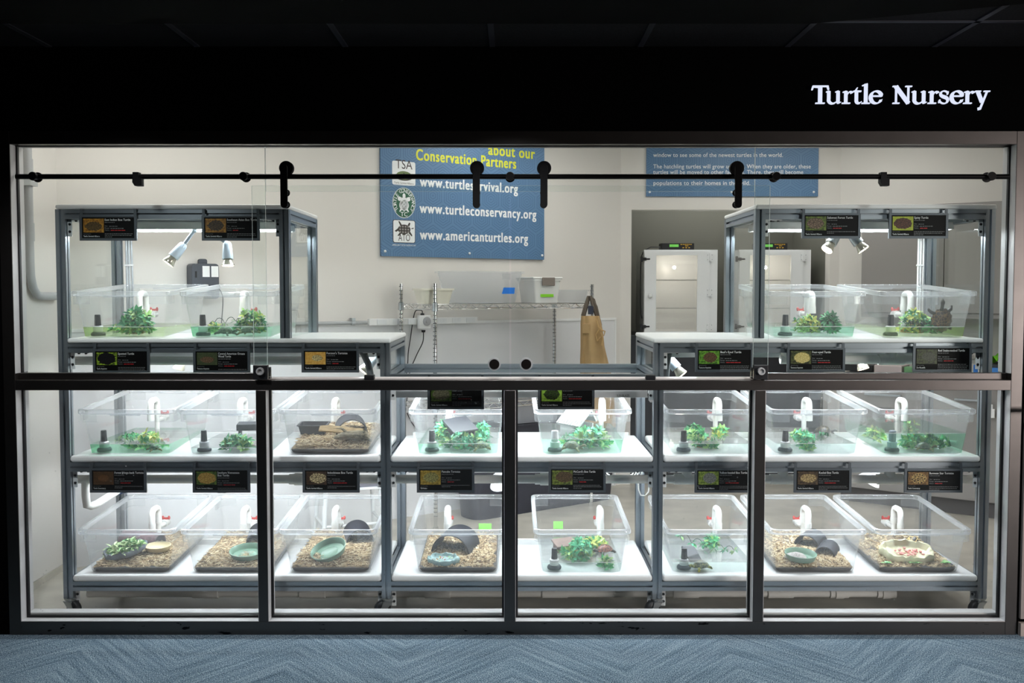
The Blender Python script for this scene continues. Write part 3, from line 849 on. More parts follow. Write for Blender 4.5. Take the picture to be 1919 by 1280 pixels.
# ------------------------------------------------------------------ species cards hanging from the rails
card_face = mat('card_black_print', (0.0018, 0.0018, 0.002), 0.5, spec=0.15)
card_frame = mat('card_frame', srgb(92, 98, 104), 0.4, metal=0.5)
ink_white = mat('white_print', srgb(225, 225, 225), 0.5)
ink_grey = mat('grey_print', srgb(120, 120, 122), 0.5)
ink_red = mat('red_print', srgb(165, 22, 26), 0.5)
def photo_mat(name, g1, g2, s1, s2, cx, cz, rx, rz_):
    """A small printed photograph: mottled ground and an oval patterned turtle."""
    m = bpy.data.materials.new(name)
    m.use_nodes = True
    nt = m.node_tree; N, L = nt.nodes.new, nt.links.new
    b = nt.nodes['Principled BSDF']; b.inputs['Roughness'].default_value = 0.35
    tc, mp = N('ShaderNodeTexCoord'), N('ShaderNodeMapping')
    L(tc.outputs['Generated'], mp.inputs[0])
    mp.inputs['Location'].default_value = (-cx / rx, 0, -cz / rz_)
    mp.inputs['Scale'].default_value = (1 / rx, 0, 1 / rz_)
    ln = N('ShaderNodeVectorMath'); ln.operation = 'LENGTH'; L(mp.outputs[0], ln.inputs[0])
    ns = N('ShaderNodeTexNoise'); ns.inputs['Scale'].default_value = 9; ns.inputs['Detail'].default_value = 6
    L(tc.outputs['Generated'], ns.inputs['Vector'])
    wob = N('ShaderNodeMath'); wob.operation = 'MULTIPLY_ADD'; wob.inputs[1].default_value = 0.5; L(ns.outputs['Fac'], wob.inputs[0]); L(ln.outputs['Value'], wob.inputs[2])
    lt = N('ShaderNodeMath'); lt.operation = 'LESS_THAN'; lt.inputs[1].default_value = 1.22; L(wob.outputs[0], lt.inputs[0])
    def ramp(c1, c2, a, b_):
        r = N('ShaderNodeValToRGB'); r.color_ramp.elements[0].color, r.color_ramp.elements[1].color = (*c1, 1), (*c2, 1)
        r.color_ramp.elements[0].position, r.color_ramp.elements[1].position = a, b_
        return r
    rg = ramp(g1, g2, 0.38, 0.62); L(ns.outputs['Fac'], rg.inputs[0])
    vo = N('ShaderNodeTexVoronoi'); vo.inputs['Scale'].default_value = 3.2; vo.feature = 'DISTANCE_TO_EDGE'; L(mp.outputs[0], vo.inputs['Vector'])
    rs = ramp(s2, s1, 0.03, 0.16); L(vo.outputs['Distance'], rs.inputs[0])
    mx = N('ShaderNodeMix'); mx.data_type = 'RGBA'
    L(lt.outputs[0], mx.inputs[0]); L(rg.outputs[0], mx.inputs[6]); L(rs.outputs[0], mx.inputs[7]); L(mx.outputs[2], b.inputs['Base Color'])
    return m

def logo_turtle(mb, x, z, s):
    mb.prism([(x - s + 0.2 * s, z), (x - s, z + 0.35 * s), (x - 0.55 * s, z + 0.8 * s), (x + 0.4 * s, z + 0.85 * s), (x + s, z + 0.55 * s), (x + 0.75 * s, z + 0.35 * s), (x + 0.7 * s, z), (x + 0.45 * s, z + 0.25 * s), (x - 0.3 * s, z + 0.3 * s)], -0.0004, 0.0, 'y')

CY = RY0 - 0.024
def card(u0, u1, v0, v1, title, sponsor, pic, hang_z, lines, label, logo=True, dim=1.0):
    a, b = at(u0, v0, CY), at(u1, v1, CY)
    w, hh = b.x - a.x, a.z - b.z
    t = empty('species_card', ((a.x + b.x) / 2, CY, b.z), label, 'species card', 'black species cards hanging from the rack')
    hw = w / 2
    fr = MB()
    for x0, x1, z0, z1 in ((-hw, hw, 0, 0.011), (-hw, hw, hh - 0.008, hh), (-hw, -hw + 0.011, 0.011, hh - 0.008), (hw - 0.011, hw, 0.011, hh - 0.008)):
        fr.box(x0, x1, -0.004, 0.006, z0, z1)
    fr.box(-hw + 0.002, hw - 0.002, 0.001, 0.005, 0.002, hh - 0.002)
    fr.build('frame', card_frame, t)
    hk = hang_z - b.z
    for s_ in (-1, 1):
        x = s_ * (hw - 0.008)
        MB().box(x - 0.006, x + 0.006, 0.0, 0.004, hh - 0.01, hk).box(x - 0.006, x + 0.006, 0.004, 0.022, hk - 0.004, hk).build('hook', card_frame, t)
    MB().box(-hw + 0.0105, hw - 0.0105, -0.0015, 0.0008, 0.0105, hh - 0.0075).build('face', card_face, t)
    px0, px1, pz0, pz1 = -hw + 0.017, -hw + 0.017 + 0.094, 0.037, hh - 0.014
    MB().box(px0, px1, -0.0022, -0.0014, pz0, pz1).build('photo', photo_mat('printed_turtle_photo', *pic), t)
    tx = px1 + 0.004
    mb = MB()
    y = -0.0019
    parts_ = title.split('\n')
    z = hh - 0.024
    for q in parts_:
        text_mesh(mb, q, 0.0142, (tx, y, z), bold=0.04, res=2, width=min(0.138, 0.0053 * len(q)))
        z -= 0.0125
    text_mesh(mb, sponsor, 0.0105, (px0, y, 0.0165), bold=0.03, res=1, width=min(0.078, 0.0031 * len(sponsor)))
    if logo:
        logo_turtle(mb, px1 - 0.006, 0.0165, 0.010)
    mb.mat(1)
    rr = random.Random(title)
    def dashes(z_, n, size=0.0022, x0=tx, x1=hw - 0.016):
        x = x0
        for _ in range(n):
            l_ = rr.uniform(0.004, 0.012)
            if x + l_ > x1: break
            mb.add([(x, y, z_), (x + l_, y, z_), (x + l_, y, z_ + size), (x, y, z_ + size)], [(0, 1, 2, 3)])
            x += l_ + 0.0022
    dashes(z + 0.004, 5)
    z2 = min(z - 0.010, hh - 0.050)
    text_mesh(mb, 'Size:', 0.0085, (tx, y, z2), res=1); dashes(z2, 3, x0=tx + 0.020)
    text_mesh(mb, 'Range:', 0.0085, (tx, y, z2 - 0.0095), bold=0.02, res=1); dashes(z2 - 0.0095, 6, 0.0026, tx + 0.026)
    text_mesh(mb, 'Status:', 0.0085, (tx, y, z2 - 0.019), res=1)
    for i in range(lines):
        dashes(z2 - 0.034 - 0.0072 * i, 14 if i < lines - 1 else 4)
    text_mesh(mb, 'Sponsored by', 0.0062, (px0, y, 0.0285), res=1)
    mb.mat(2)
    x = tx + 0.027
    for _ in range(rr.randint(2, 4)):
        l_ = rr.uniform(0.010, 0.018)
        mb.add([(x, y, z2 - 0.019), (x + l_, y, z2 - 0.019), (x + l_, y, z2 - 0.0155), (x, y, z2 - 0.0155)], [(0, 1, 2, 3)])
        x += l_ + 0.002
    mb.build('lettering', [ink_white, ink_grey, ink_red], t)
    return t
TSAN = 'Turtle Survival Alliance'
Gr, Yl, Dk, Br = srgb(86, 112, 36), srgb(176, 130, 52), srgb(40, 34, 24), srgb(92, 66, 40)
dG, dY = srgb(30, 42, 16), srgb(112, 70, 20)
def S_(*c): return srgb(*c)
CARDS = [
 (149, 257, 404, 451, 'East Indian Box Turtle', TSAN, (dY, Yl, S_(96, 78, 48), S_(58, 46, 30), .5, .45, .42, .33), ZX, 3, 'left', False),
 (378, 487, 404, 451, 'Southeast Asian Box Turtle', TSAN, (dY, Yl, S_(84, 66, 44), S_(44, 36, 24), .5, .5, .40, .38), ZX, 3, '', False),
 (174, 281, 655, 699, 'Spotted Turtle', 'Turtle Aquarium', (S_(28, 34, 24), S_(150, 180, 50), S_(24, 24, 26), S_(12, 12, 14), .5, .52, .46, .5), ZT, 5, '', True),
 (362, 469, 655, 699, 'Central American Ornate\nWood Turtle', 'Tennessee Aquarium', (S_(58, 66, 44), S_(74, 82, 56), S_(120, 96, 74), S_(70, 50, 36), .5, .42, .34, .26), ZT, 2, '', False),
 (565, 673, 654, 698, "Forsten's Tortoise", TSAN, (S_(190, 140, 60), S_(214, 172, 92), S_(226, 208, 150), S_(60, 50, 34), .58, .52, .26, .26), ZT, 3, '', False),
 (801, 907, 720, 767, 'Four-toed Box Turtle', TSAN, (dG, Gr, S_(112, 108, 84), S_(70, 66, 52), .5, .5, .44, .4), ZMID, 3, '', False),
 (1008, 1114, 720, 767, 'Black Pond Turtle', TSAN, (S_(120, 160, 50), S_(160, 200, 76), S_(22, 26, 20), S_(60, 80, 30), .5, .5, .40, .40), ZMID, 3, '', True),
 (1303, 1411, 652, 697, "Beal's Eyed Turtle", 'Tennessee Aquarium', (S_(40, 80, 24), S_(110, 160, 54), S_(98, 74, 52), S_(60, 44, 30), .55, .5, .34, .40), ZT, 4, '', True),
 (1475, 1583, 652, 697, 'Four-eyed Turtle', 'Tennessee Aquarium', (S_(26, 24, 18), S_(84, 90, 50), S_(206, 190, 126), S_(176, 156, 90), .56, .48, .40, .42), ZT, 5, '', True),
 (1711, 1820, 649, 697, 'Red Snake-necked Turtle', 'Zoo Knoxville', (S_(22, 26, 14), S_(58, 66, 30), S_(64, 68, 54), S_(40, 42, 34), .6, .5, .36, .3), ZT, 5, '', True),
 (168, 275, 878, 923, 'Forest Hinge-back Tortoise', 'Turtle Conservancy', (S_(62, 44, 26), S_(84, 60, 36), S_(110, 76, 44), S_(70, 48, 28), .5, .5, .28, .26), ZM, 2, '', True),
 (361, 469, 878, 923, 'Southern Vietnamese\nBox Turtle', TSAN, (dG, S_(96, 120, 50), S_(190, 156, 84), S_(150, 112, 56), .52, .5, .46, .44), ZM, 4, '', True),
 (567, 674, 878, 923, 'Indochinese Box Turtle', TSAN, (S_(40, 30, 20), S_(72, 52, 38), S_(196, 180, 140), S_(70, 56, 40), .58, .5, .42, .42), ZM, 2, '', True),
 (781, 889, 876, 923, 'Pancake Tortoise', 'TSA Member', (S_(110, 92, 34), S_(166, 140, 60), S_(150, 146, 90), S_(90, 84, 50), .52, .5, .40, .36), ZM, 2, '', True),
 (1028, 1135, 876, 923, "McCord's Box Turtle", TSAN, (S_(50, 60, 24), S_(124, 136, 60), S_(96, 78, 56), S_(60, 48, 34), .58, .55, .44, .40), ZM, 3, '', True),
 (1302, 1412, 878, 923, 'Yellow-headed Box Turtle', TSAN, (S_(70, 92, 30), S_(150, 164, 78), S_(136, 136, 130), S_(92, 92, 88), .56, .5, .34, .42), ZM, 3, '', False),
 (1488, 1595, 878, 923, 'Keeled Box Turtle', TSAN, (S_(34, 26, 18), S_(90, 72, 52), S_(182, 160, 112), S_(90, 70, 48), .54, .5, .42, .34), ZM, 3, '', True),
 (1695, 1803, 879, 923, 'Burmese Star Tortoise', 'Turtle Conservancy', (S_(78, 56, 30), S_(132, 98, 54), S_(60, 44, 28), S_(190, 160, 100), .52, .5, .40, .42), ZM, 3, '', True),
 (1503, 1612, 400, 447, 'Sulawesi Forest Turtle', TSAN, (S_(50, 60, 20), S_(110, 128, 50), S_(132, 110, 90), S_(70, 54, 44), .48, .5, .42, .40), ZX, 2, '', True),
 (1666, 1776, 400, 447, 'Spiny Turtle', TSAN, (S_(140, 150, 40), S_(160, 168, 52), S_(84, 48, 30), S_(46, 26, 16), .5, .5, .46, .40), ZX, 3, '', True),
]
WHERE = {6: 'left of the middle mullion', 7: 'right of the middle mullion'}
for i, c in enumerate(CARDS, 1):
    nm = c[4].replace('\n', ' ')
    if i in WHERE:
        lb = 'black species card cut by the window bar, %s' % WHERE[i]
        title = ' '
    else:
        lb = 'black species card titled %s with a turtle photo' % nm
        title = c[4]
    card(c[0], c[1], c[2], c[3], title, c[5], c[6], c[7], c[8], lb, c[10])
# ------------------------------------------------------------------ clear plastic tubs, tilted a little towards the window
TILT = math.radians(3.3)
TH, TY0 = 0.2175, 4.668
tub_proto = None
def make_tub():
    t = empty('clear_tub', (0, 0, 0))
    def ring(hw, yf, yb, z, r):
        return [(a, b, z) for a, b in rrect(-hw, hw, yf, yb, r, 5)]
    H = TH
    body = MB()
    body.rings([ring(0.176, 0.052, 0.605, 0.0, 0.03), ring(0.185, 0.043, 0.614, 0.004, 0.035), ring(0.189, 0.039, 0.618, 0.016, 0.035), ring(0.2125, 0.0195, 0.6405, H - 0.02, 0.035),
                ring(0.2095, 0.0225, 0.6375, H - 0.02, 0.032), ring(0.186, 0.042, 0.615, 0.016, 0.032), ring(0.182, 0.046, 0.611, 0.0045, 0.03)], True, True)
    body.build('tub_body', tub_clear, t, True)
    rim = MB()
    rs = [ring(0.2125, 0.0195, 0.6405, H - 0.0195, 0.035), ring(0.2265, 0.002, 0.658, H - 0.021, 0.035), ring(0.2285, 0.0, 0.66, H - 0.018, 0.036), ring(0.2275, 0.001, 0.659, H - 0.002, 0.035), ring(0.2255, 0.003, 0.657, H, 0.034),
          ring(0.2115, 0.0205, 0.6395, H, 0.032), ring(0.2095, 0.0225, 0.6375, H - 0.004, 0.032), ring(0.2095, 0.0225, 0.6375, H - 0.0195, 0.032)]
    rim.rings(rs + [rs[0]], False, False)
    for sy in (0, 1):
        y0, y1 = (0.0015, 0.004) if sy == 0 else (0.656, 0.6585)
        rim.prism([(-0.075, H - 0.018), (-0.068, H - 0.027), (0.068, H - 0.027), (0.075, H - 0.018)], y0, y1, 'y')
    rim.build('rim', tub_rim, t, True)
    for sx in (-1, 1):
        for sy in (-1, 1):
            lug = MB()
            cy = 0.33
            o, i_ = 0.2235, 0.2135
            ys, yi, ye = 0.009, 0.019, 0.105
            P = [(o, ye), (o, ys + 0.03), (o - 0.009, ys + 0.009), (o - 0.03, ys), (o - 0.085, ys), (o - 0.085, yi), (i_ - 0.028, yi), (i_ - 0.008, yi + 0.008), (i_, yi + 0.028), (i_, ye)]
            pts = [(sx * a, cy + sy * (0.33 - b)) for a, b in P]
            if sx * sy < 0: pts = pts[::-1]
            lug.prism(pts, H - 0.058, H - 0.0205, 'z')
            lug.build('corner_lug', tub_lug, t, True)
    return t

TUBS = []
class Tub:
    pass
def put_tub(cx, zb, label, name):
    global tub_proto
    if tub_proto is None:
        t = tub_proto = make_tub()
    else:
        t = copy_tree(tub_proto)
    T = Tub()
    T.x = X(cx, TY0, 900 if zb < 0.5 else 700)
    T.zb = zb + (BT if zb > 1 else BT2) + 0.001
    T.name = name
    # pivot on the front edge of the base
    t.location = (T.x, TY0, T.zb - 0.055 * math.sin(TILT) + 0.0)
    t.rotation_euler = (TILT, 0, 0)
    T.M = Matrix.Translation(t.location) @ Matrix.Rotation(TILT, 4, 'X')
    tag(t, label, 'clear tub', 'clear plastic tubs on the rack')
    T.ob = t
    TUBS.append(T)
    return T
def tpt(T, px, yl, v=900):
    """World x (for a pixel column) and the tub-local point on its bottom at local depth yl."""
    y = TY0 + yl
    return X(px, y, v) - T.x
def world(T, x, yl, zl):
    return T.M @ Vector((x, yl, zl))

LV = {'X': ZT, 'M': ZM, 'B': ZB}
ordn = ('first', 'second', 'third', 'fourth', 'fifth', 'sixth', 'seventh', 'eighth')
tubs = {}
spec = [
 ('X1', 226, 'clear tub with a dark green plant, left one in the left glass box'),
 ('X2', 429, 'clear tub with a black wire vine, right one in the left glass box'),
 ('X3', 1530, 'clear tub behind the right door edge, left one in the right glass box'),
 ('X4', 1738, 'clear tub with a turtle climbing its wall, right one in the right glass box'),
 ('M1', 234, 'clear tub of green water, first from the left on the middle shelf'),
 ('M2', 424, 'clear tub behind the left mullion, second from the left on the middle shelf'),
 ('M3', 612, 'clear tub with straw and driftwood, third from the left on the middle shelf'),
 ('M4', 857, 'clear tub with a dark slate ramp over plants in the middle bay'),
 ('M5', 1093, 'clear tub with a white filter and white arch in the middle bay'),
 ('M6', 1340, 'clear tub with a woven plant base beside the right post of the middle shelf'),
 ('M7', 1537, 'clear shallow tub, second from the right on the middle shelf'),
 ('M8', 1741, 'clear tub filled deepest with water, rightmost on the middle shelf'),
 ('B1', 233, 'clear tub with a dish of greens, first from the left on the bottom shelf'),
 ('B2', 427, 'clear tub of straw behind the left mullion on the bottom shelf'),
 ('B3', 613, 'clear tub of straw with a tilted green saucer on the bottom shelf'),
 ('B4', 856, 'clear tub with a dark half round hide and a blue dish'),
 ('B5', 1092, 'clear tub with shallow water and a brown platform in the bottom middle bay'),
 ('B6', 1340, 'clear tub with a wire vine beside the right post of the bottom shelf'),
 ('B7', 1536, 'clear tub of bark chips with a green saucer of grey mash'),
 ('B8', 1733, 'clear tub with a cream rock dish, rightmost on the bottom shelf'),
]
for k, cx, lb in spec:
    tubs[k] = put_tub(cx, LV[k[0]], lb, lb)
for lv, nm in ((ZT, 'table tops'), (ZM, 'middle shelf'), (ZB, 'bottom shelf')):
    for i, (x0, x1, _) in enumerate(bays):
        if lv == ZT and i == 1: continue
        if lv == ZT: x0, x1 = ((x0, BOXP[0][0]), None, (BOXP[1][0] + E45, x1))[i]
        o = MB().box(x0 + 0.05, x1 - 0.05, TY0 + 0.575, TY0 + 0.600, 0.0005, 0.0275).build('lifting_bar', board_white, None, loc=(0, 0, lv + (BT if lv > 1 else BT2)))
        tag(o, 'white bar lying under the back edge of the tubs on the %s, %s bay' % (nm, wh[i]), 'bar', 'bars lifting the backs of the tubs')

# ------------------------------------------------------------------ water
w_top = clear('water_surface', (0.985, 0.995, 0.99), 0.03, 0.75, rough=0.03, power=2.2)
w_line = clear('water_meniscus', (0.95, 0.98, 0.97), 0.05, 0.3, rough=0.1, haze=0.55, haze_col=(0.95, 1.0, 0.97))  # milky bead; the waterline's bright glint is put into its colour
w_bed = clear('water_bed', (0.99, 1.0, 0.995), 0.0, 0.05)
def water_mat(name, tint, haze=0.03, hc=(0.6, 0.9, 0.7)):
    return clear(name, tint, 0.01, 0.2, rough=0.02, haze=haze, haze_col=hc, power=4)
w_clear = water_mat('clear_water', (0.90, 0.965, 0.945), 0.012)
w_green = water_mat('green_water', (0.58, 0.88, 0.70), 0.05, (0.45, 0.80, 0.58))
w_mint = water_mat('mint_water', (0.72, 0.94, 0.83), 0.035, (0.55, 0.85, 0.66))
w_yell = water_mat('yellow_green_water', (0.80, 0.92, 0.62), 0.03, (0.66, 0.78, 0.42))
def water(T, depth, m, label):
    yf, g = 0.050, 0.0052
    a = g + depth
    y1 = min(0.606, yf + depth / math.tan(TILT))
    def top(y): return a - math.tan(TILT) * (y - yf)
    def hw(z): return 0.1815 + (z - 0.005) * 0.118
    zt0, zt1 = top(yf), max(g + 0.0006, top(y1))
    n = 8
    rs = []
    for i in range(n + 1):
        y = yf + (y1 - yf) * i / n
        z1 = max(g + 0.0006, top(y))
        yy = y - ((z1 - 0.005) * 0.118 if i == 0 else 0)
        rs.append([(-hw(g) + 0.001, y, g), (hw(g) - 0.001, y, g), (hw(z1) - 0.001, yy, z1), (-hw(z1) + 0.001, yy, z1)])
    wb = MB().rings(rs)
    # faces: quads come four to a slice (bed, right side, surface, left side), then the two ends
    idx = []
    for i in range(n):
        idx += [2, 0, 1, 0]
    wb.m = idx + [0, 0]
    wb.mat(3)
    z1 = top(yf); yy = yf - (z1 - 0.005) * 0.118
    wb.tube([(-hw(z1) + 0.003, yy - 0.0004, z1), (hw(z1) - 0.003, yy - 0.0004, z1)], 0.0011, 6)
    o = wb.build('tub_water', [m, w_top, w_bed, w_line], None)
    o.location, o.rotation_euler = T.ob.location, (TILT, 0, 0)
    tag(o, label, 'water', kind='stuff')
    return o
WT = [('X1', .046, w_yell, 'yellowish water in the left tub of the left glass box'),
      ('X2', .048, w_green, 'green water in the right tub of the left glass box'),
      ('X3', .048, w_mint, 'greenish water in the left tub of the right glass box'),
      ('X4', .046, w_yell, 'yellowish water under the climbing turtle'),
      ('M1', .044, w_green, 'deep green water in the first tub of the middle shelf'),
      ('M2', .026, w_clear, 'clear shallow water behind the left mullion on the middle shelf'),
      ('M4', .046, w_mint, 'mint green water under the dark slate ramp'),
      ('M5', .068, w_mint, 'mint green water around the white filter'),
      ('M6', .046, w_clear, 'clear water around the woven plant base'),
      ('M7', .046, w_clear, 'shallow wedge of water, second tub from the right on the middle shelf'),
      ('M8', .096, w_mint, 'deep greenish water in the rightmost tub of the middle shelf'),
      ('B5', .045, w_clear, 'clear shallow water below the brown platform'),
      ('B6', .048, w_clear, 'clear shallow water beside the painted turtle on the bottom shelf')]
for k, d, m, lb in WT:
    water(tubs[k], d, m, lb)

# ------------------------------------------------------------------ filters
filt = {}
def make_filter(kind):
    cage_m, body_m = {'black': (black_plastic, white_enamel), 'white': (white_enamel, white_enamel), 'grey': (mat('grey_filter_plastic', srgb(120, 132, 146), 0.4), mat('pale_grey_filter', srgb(176, 188, 200), 0.4))}[kind]
    t = empty('submersible_filter', (0, 0, 0))
    MB().lathe([(0.022, 0), (0.033, 0.001), (0.034, 0.008), (0.030, 0.015), (0.022, 0.018)], 22).build('base', mat('filter_base', srgb(38, 44, 58), 0.5) if 'fb' not in MATS else MATS['fb'], t, True)
    MB().lathe([(0.0205, 0.017), (0.0215, 0.020), (0.0225, 0.044), (0.018, 0.047), (0.0, 0.047)], 20).build('body', body_m, t, True)
    if kind != 'black':
        MB().lathe([(0.0165, 0.046), (0.0165, 0.095), (0.014, 0.098), (0.0, 0.098)], 18).build('cap', cage_m, t, True)
    else:
        cg = MB().lathe([(0.0118, 0.046), (0.0095, 0.094), (0.0, 0.094)], 12)
        for i in range(7):
            z = 0.048 + i * 0.0073; r = 0.0142 - i * 0.00036
            cg.lathe([(0.006, z), (r, z), (r, z + 0.003), (0.006, z + 0.003)], 14)
        for i in range(7):
            a = 2 * math.pi * i / 7
            cg.tube([(0.0140 * math.cos(a), 0.0140 * math.sin(a), 0.046), (0.0118 * math.cos(a), 0.0118 * math.sin(a), 0.096)], 0.0016, 4)
        cg.lathe([(0.0, 0.0935), (0.0128, 0.0935), (0.0122, 0.099), (0.0, 0.0995)], 14)
        cg.build('intake_cage', cage_m, t)
    return t
def put_filter(k, px, label, kind='black', yl=0.095):
    T = tubs[k]
    if kind not in filt:
        o = filt[kind] = make_filter(kind)
    else:
        o = copy_tree(filt[kind])
    o.location = world(T, tpt(T, px, yl, 700 if k[0] != 'B' else 900), yl, 0.0052)
    o.rotation_euler = (TILT, 0, rnd.uniform(0, 6))
    o.rotation_euler = (TILT, 0, 0)
    tag(o, label, 'filter', 'small filters standing in the tubs')
for k, px, lb in (('X1', 186, 'small black topped filter beside the dark green plant in the left glass box'),
                  ('X2', 382, 'small black topped filter beside the black wire vine in the left glass box'),
                  ('X3', 1470, 'small black topped filter behind the right sliding door edge'),
                  ('X4', 1667, 'small black topped filter in the tub of the climbing turtle'),
                  ('M1', 193, 'small black topped filter in the deep green water, first tub of the middle shelf'),
                  ('M2', 381, 'small black topped filter left of the left mullion on the middle shelf'),
                  ('M4', 809, 'small black topped filter left of the slate ramp'),
                  ('M6', 1282, 'small black topped filter beside the woven plant base'),
                  ('M7', 1473, 'small black topped filter in the tub right of the right mullion'),
                  ('B5', 1039, 'small black topped filter in front of the brown platform'),
                  ('B6', 1283, 'small black topped filter beside the turtle on the bottom shelf')):
    put_filter(k, px, lb)
put_filter('M5', 1040, 'small all white filter in the middle bay', 'white')
put_filter('M8', 1674, 'grey filter sunk in the deepest water, rightmost tub of the middle shelf', 'grey')

# ------------------------------------------------------------------ standpipes with red valves at the back of the tubs
sp_proto = None
def make_spout():
    t = empty('pvc_standpipe', (0, 0, 0))
    top = 0.170
    MB().tube([(0, 0, 0.003), (0, 0, top - 0.03)], 0.0125, 14).build('riser', pvc, t, True)
    R = 0.03
    U = [(0, 0, top - 0.03), (0, -0.002, top - 0.018), (0, -0.009, top - 0.007), (0, -0.022, top - 0.001), (0, -0.046, top), (0, -0.070, top - 0.001), (0, -0.083, top - 0.007), (0, -0.090, top - 0.018), (0, -0.092, top - 0.03)]
    U = [(0, 0, top - 0.075)] + U + [(0, -0.092, top - 0.070)]
    MB().tube(U, 0.0155, 14).tube([(0, -0.092, top - 0.064), (0, -0.092, top - 0.100)], 0.0175, 14).tube([(0, 0, top - 0.055), (0, 0, top - 0.085)], 0.0175, 14).build('elbow', pvc, t, True)
    MB().tube([(0, 0.0, 0.062), (0, 0.15, 0.062)], 0.011, 12).lathe([(0.018, 0), (0.018, 0.05)], 12, Matrix.Translation((0, 0.085, 0.062)) @ Matrix.Rotation(math.radians(-90), 4, 'X')).build('drain_fitting', pvc, t, True)
    vh = MB().box(-0.014, 0.014, 0.111, 0.117, 0.080, 0.090)
    for s_ in (-1, 1):
        vh.ball((s_ * 0.016, 0.114, 0.088), (0.007, 0.005, 0.011), 8, 6)
    vh.tube([(0, 0.114, 0.07), (0, 0.114, 0.085)], 0.007, 8).build('valve_handle', red_plastic, t, True)
    return t
SPN = {'X1': 'behind the dark green plant in the left glass box', 'X2': 'behind the wire vine in the left glass box', 'X3': 'in the left tub of the right glass box', 'X4': 'in the tub of the climbing turtle',
       'M1': 'in the first tub of the middle shelf', 'M2': 'just left of the left mullion on the middle shelf', 'M3': 'behind the driftwood on the middle shelf', 'M4': 'behind the slate ramp', 'M5': 'behind the white arch',
       'M6': 'just right of the right post on the middle shelf', 'M7': 'right of the right mullion on the middle shelf', 'M8': 'in the rightmost tub of the middle shelf', 'B1': 'behind the half log on the bottom shelf',
       'B2': 'just left of the left mullion on the bottom shelf', 'B3': 'behind the tilted green saucer', 'B4': 'behind the dark half round hide', 'B5': 'in the tub with the brown platform',
       'B6': 'just right of the right post on the bottom shelf', 'B7': 'behind the saucer of grey mash', 'B8': 'behind the cream rock dish'}
for k, px in (('X1', 277), ('X2', 466), ('X3', 1510), ('X4', 1690), ('M1', 294), ('M2', 459), ('M3', 632), ('M4', 843), ('M5', 1127), ('M6', 1341), ('M7', 1507), ('M8', 1683),
              ('B1', 297), ('B2', 465), ('B3', 633), ('B4', 840), ('B5', 1123), ('B6', 1340), ('B7', 1505), ('B8', 1675)):
    T = tubs[k]
    if sp_proto is None: o = sp_proto = make_spout()
    else: o = copy_tree(sp_proto)
    yl = 0.555
    o.location = world(T, tpt(T, px, yl, 960 if k[0] == 'B' else 740), yl, 0.005)
    tag(o, 'white standpipe with red valve %s' % SPN[k], 'standpipe', 'white standpipes in the tubs')

# ------------------------------------------------------------------ plants
gA = mat('emerald_leaf', srgb(18, 116, 66), 0.45)
gB = mat('mid_green_leaf', srgb(52, 150, 84), 0.45)
gC = mat('light_green_leaf', srgb(150, 196, 110), 0.45)
gD = mat('yellow_green_leaf', srgb(196, 204, 96), 0.45)
gE = mat('deep_green_leaf', srgb(14, 84, 44), 0.45)
gF = mat('mint_leaf', srgb(84, 196, 144), 0.45)
stemm = mat('plant_stem', srgb(46, 88, 46), 0.6)
brown_w = mat('woven_coir', srgb(142, 96, 52), 0.8, bump=0.6, nscale=60, color2=srgb(196, 160, 100))
PAL = {'emerald': [gA, gB, gC], 'lime': [gB, gC, gD], 'deep': [gE, gA, gB], 'mint': [gA, gF, gB, gC], 'yellow': [gA, gC, gD]}
def leaf(mb, p, d, up, L_, W_, fold=0.22):
    d = d.normalized(); s = d.cross(up)
    s = s.normalized() if s.length > 1e-5 else Vector((1, 0, 0))
    n = s.cross(d)
    q = lambda a, b, c: p + d * (a * L_) + s * (b * W_) + n * (c * L_)
    vs = [q(0, 0, 0), q(0.32, 0.46, fold * 0.35), q(0.7, 0.36, fold * 0.1), q(1, 0, -0.16), q(0.7, -0.36, fold * 0.1), q(0.32, -0.46, fold * 0.35), q(0.35, 0, 0.0), q(0.7, 0, -0.05)]
    mb.add(vs, [(0, 6, 1), (1, 6, 7, 2), (2, 7, 3), (3, 7, 4), (4, 7, 6, 5), (5, 6, 0)])
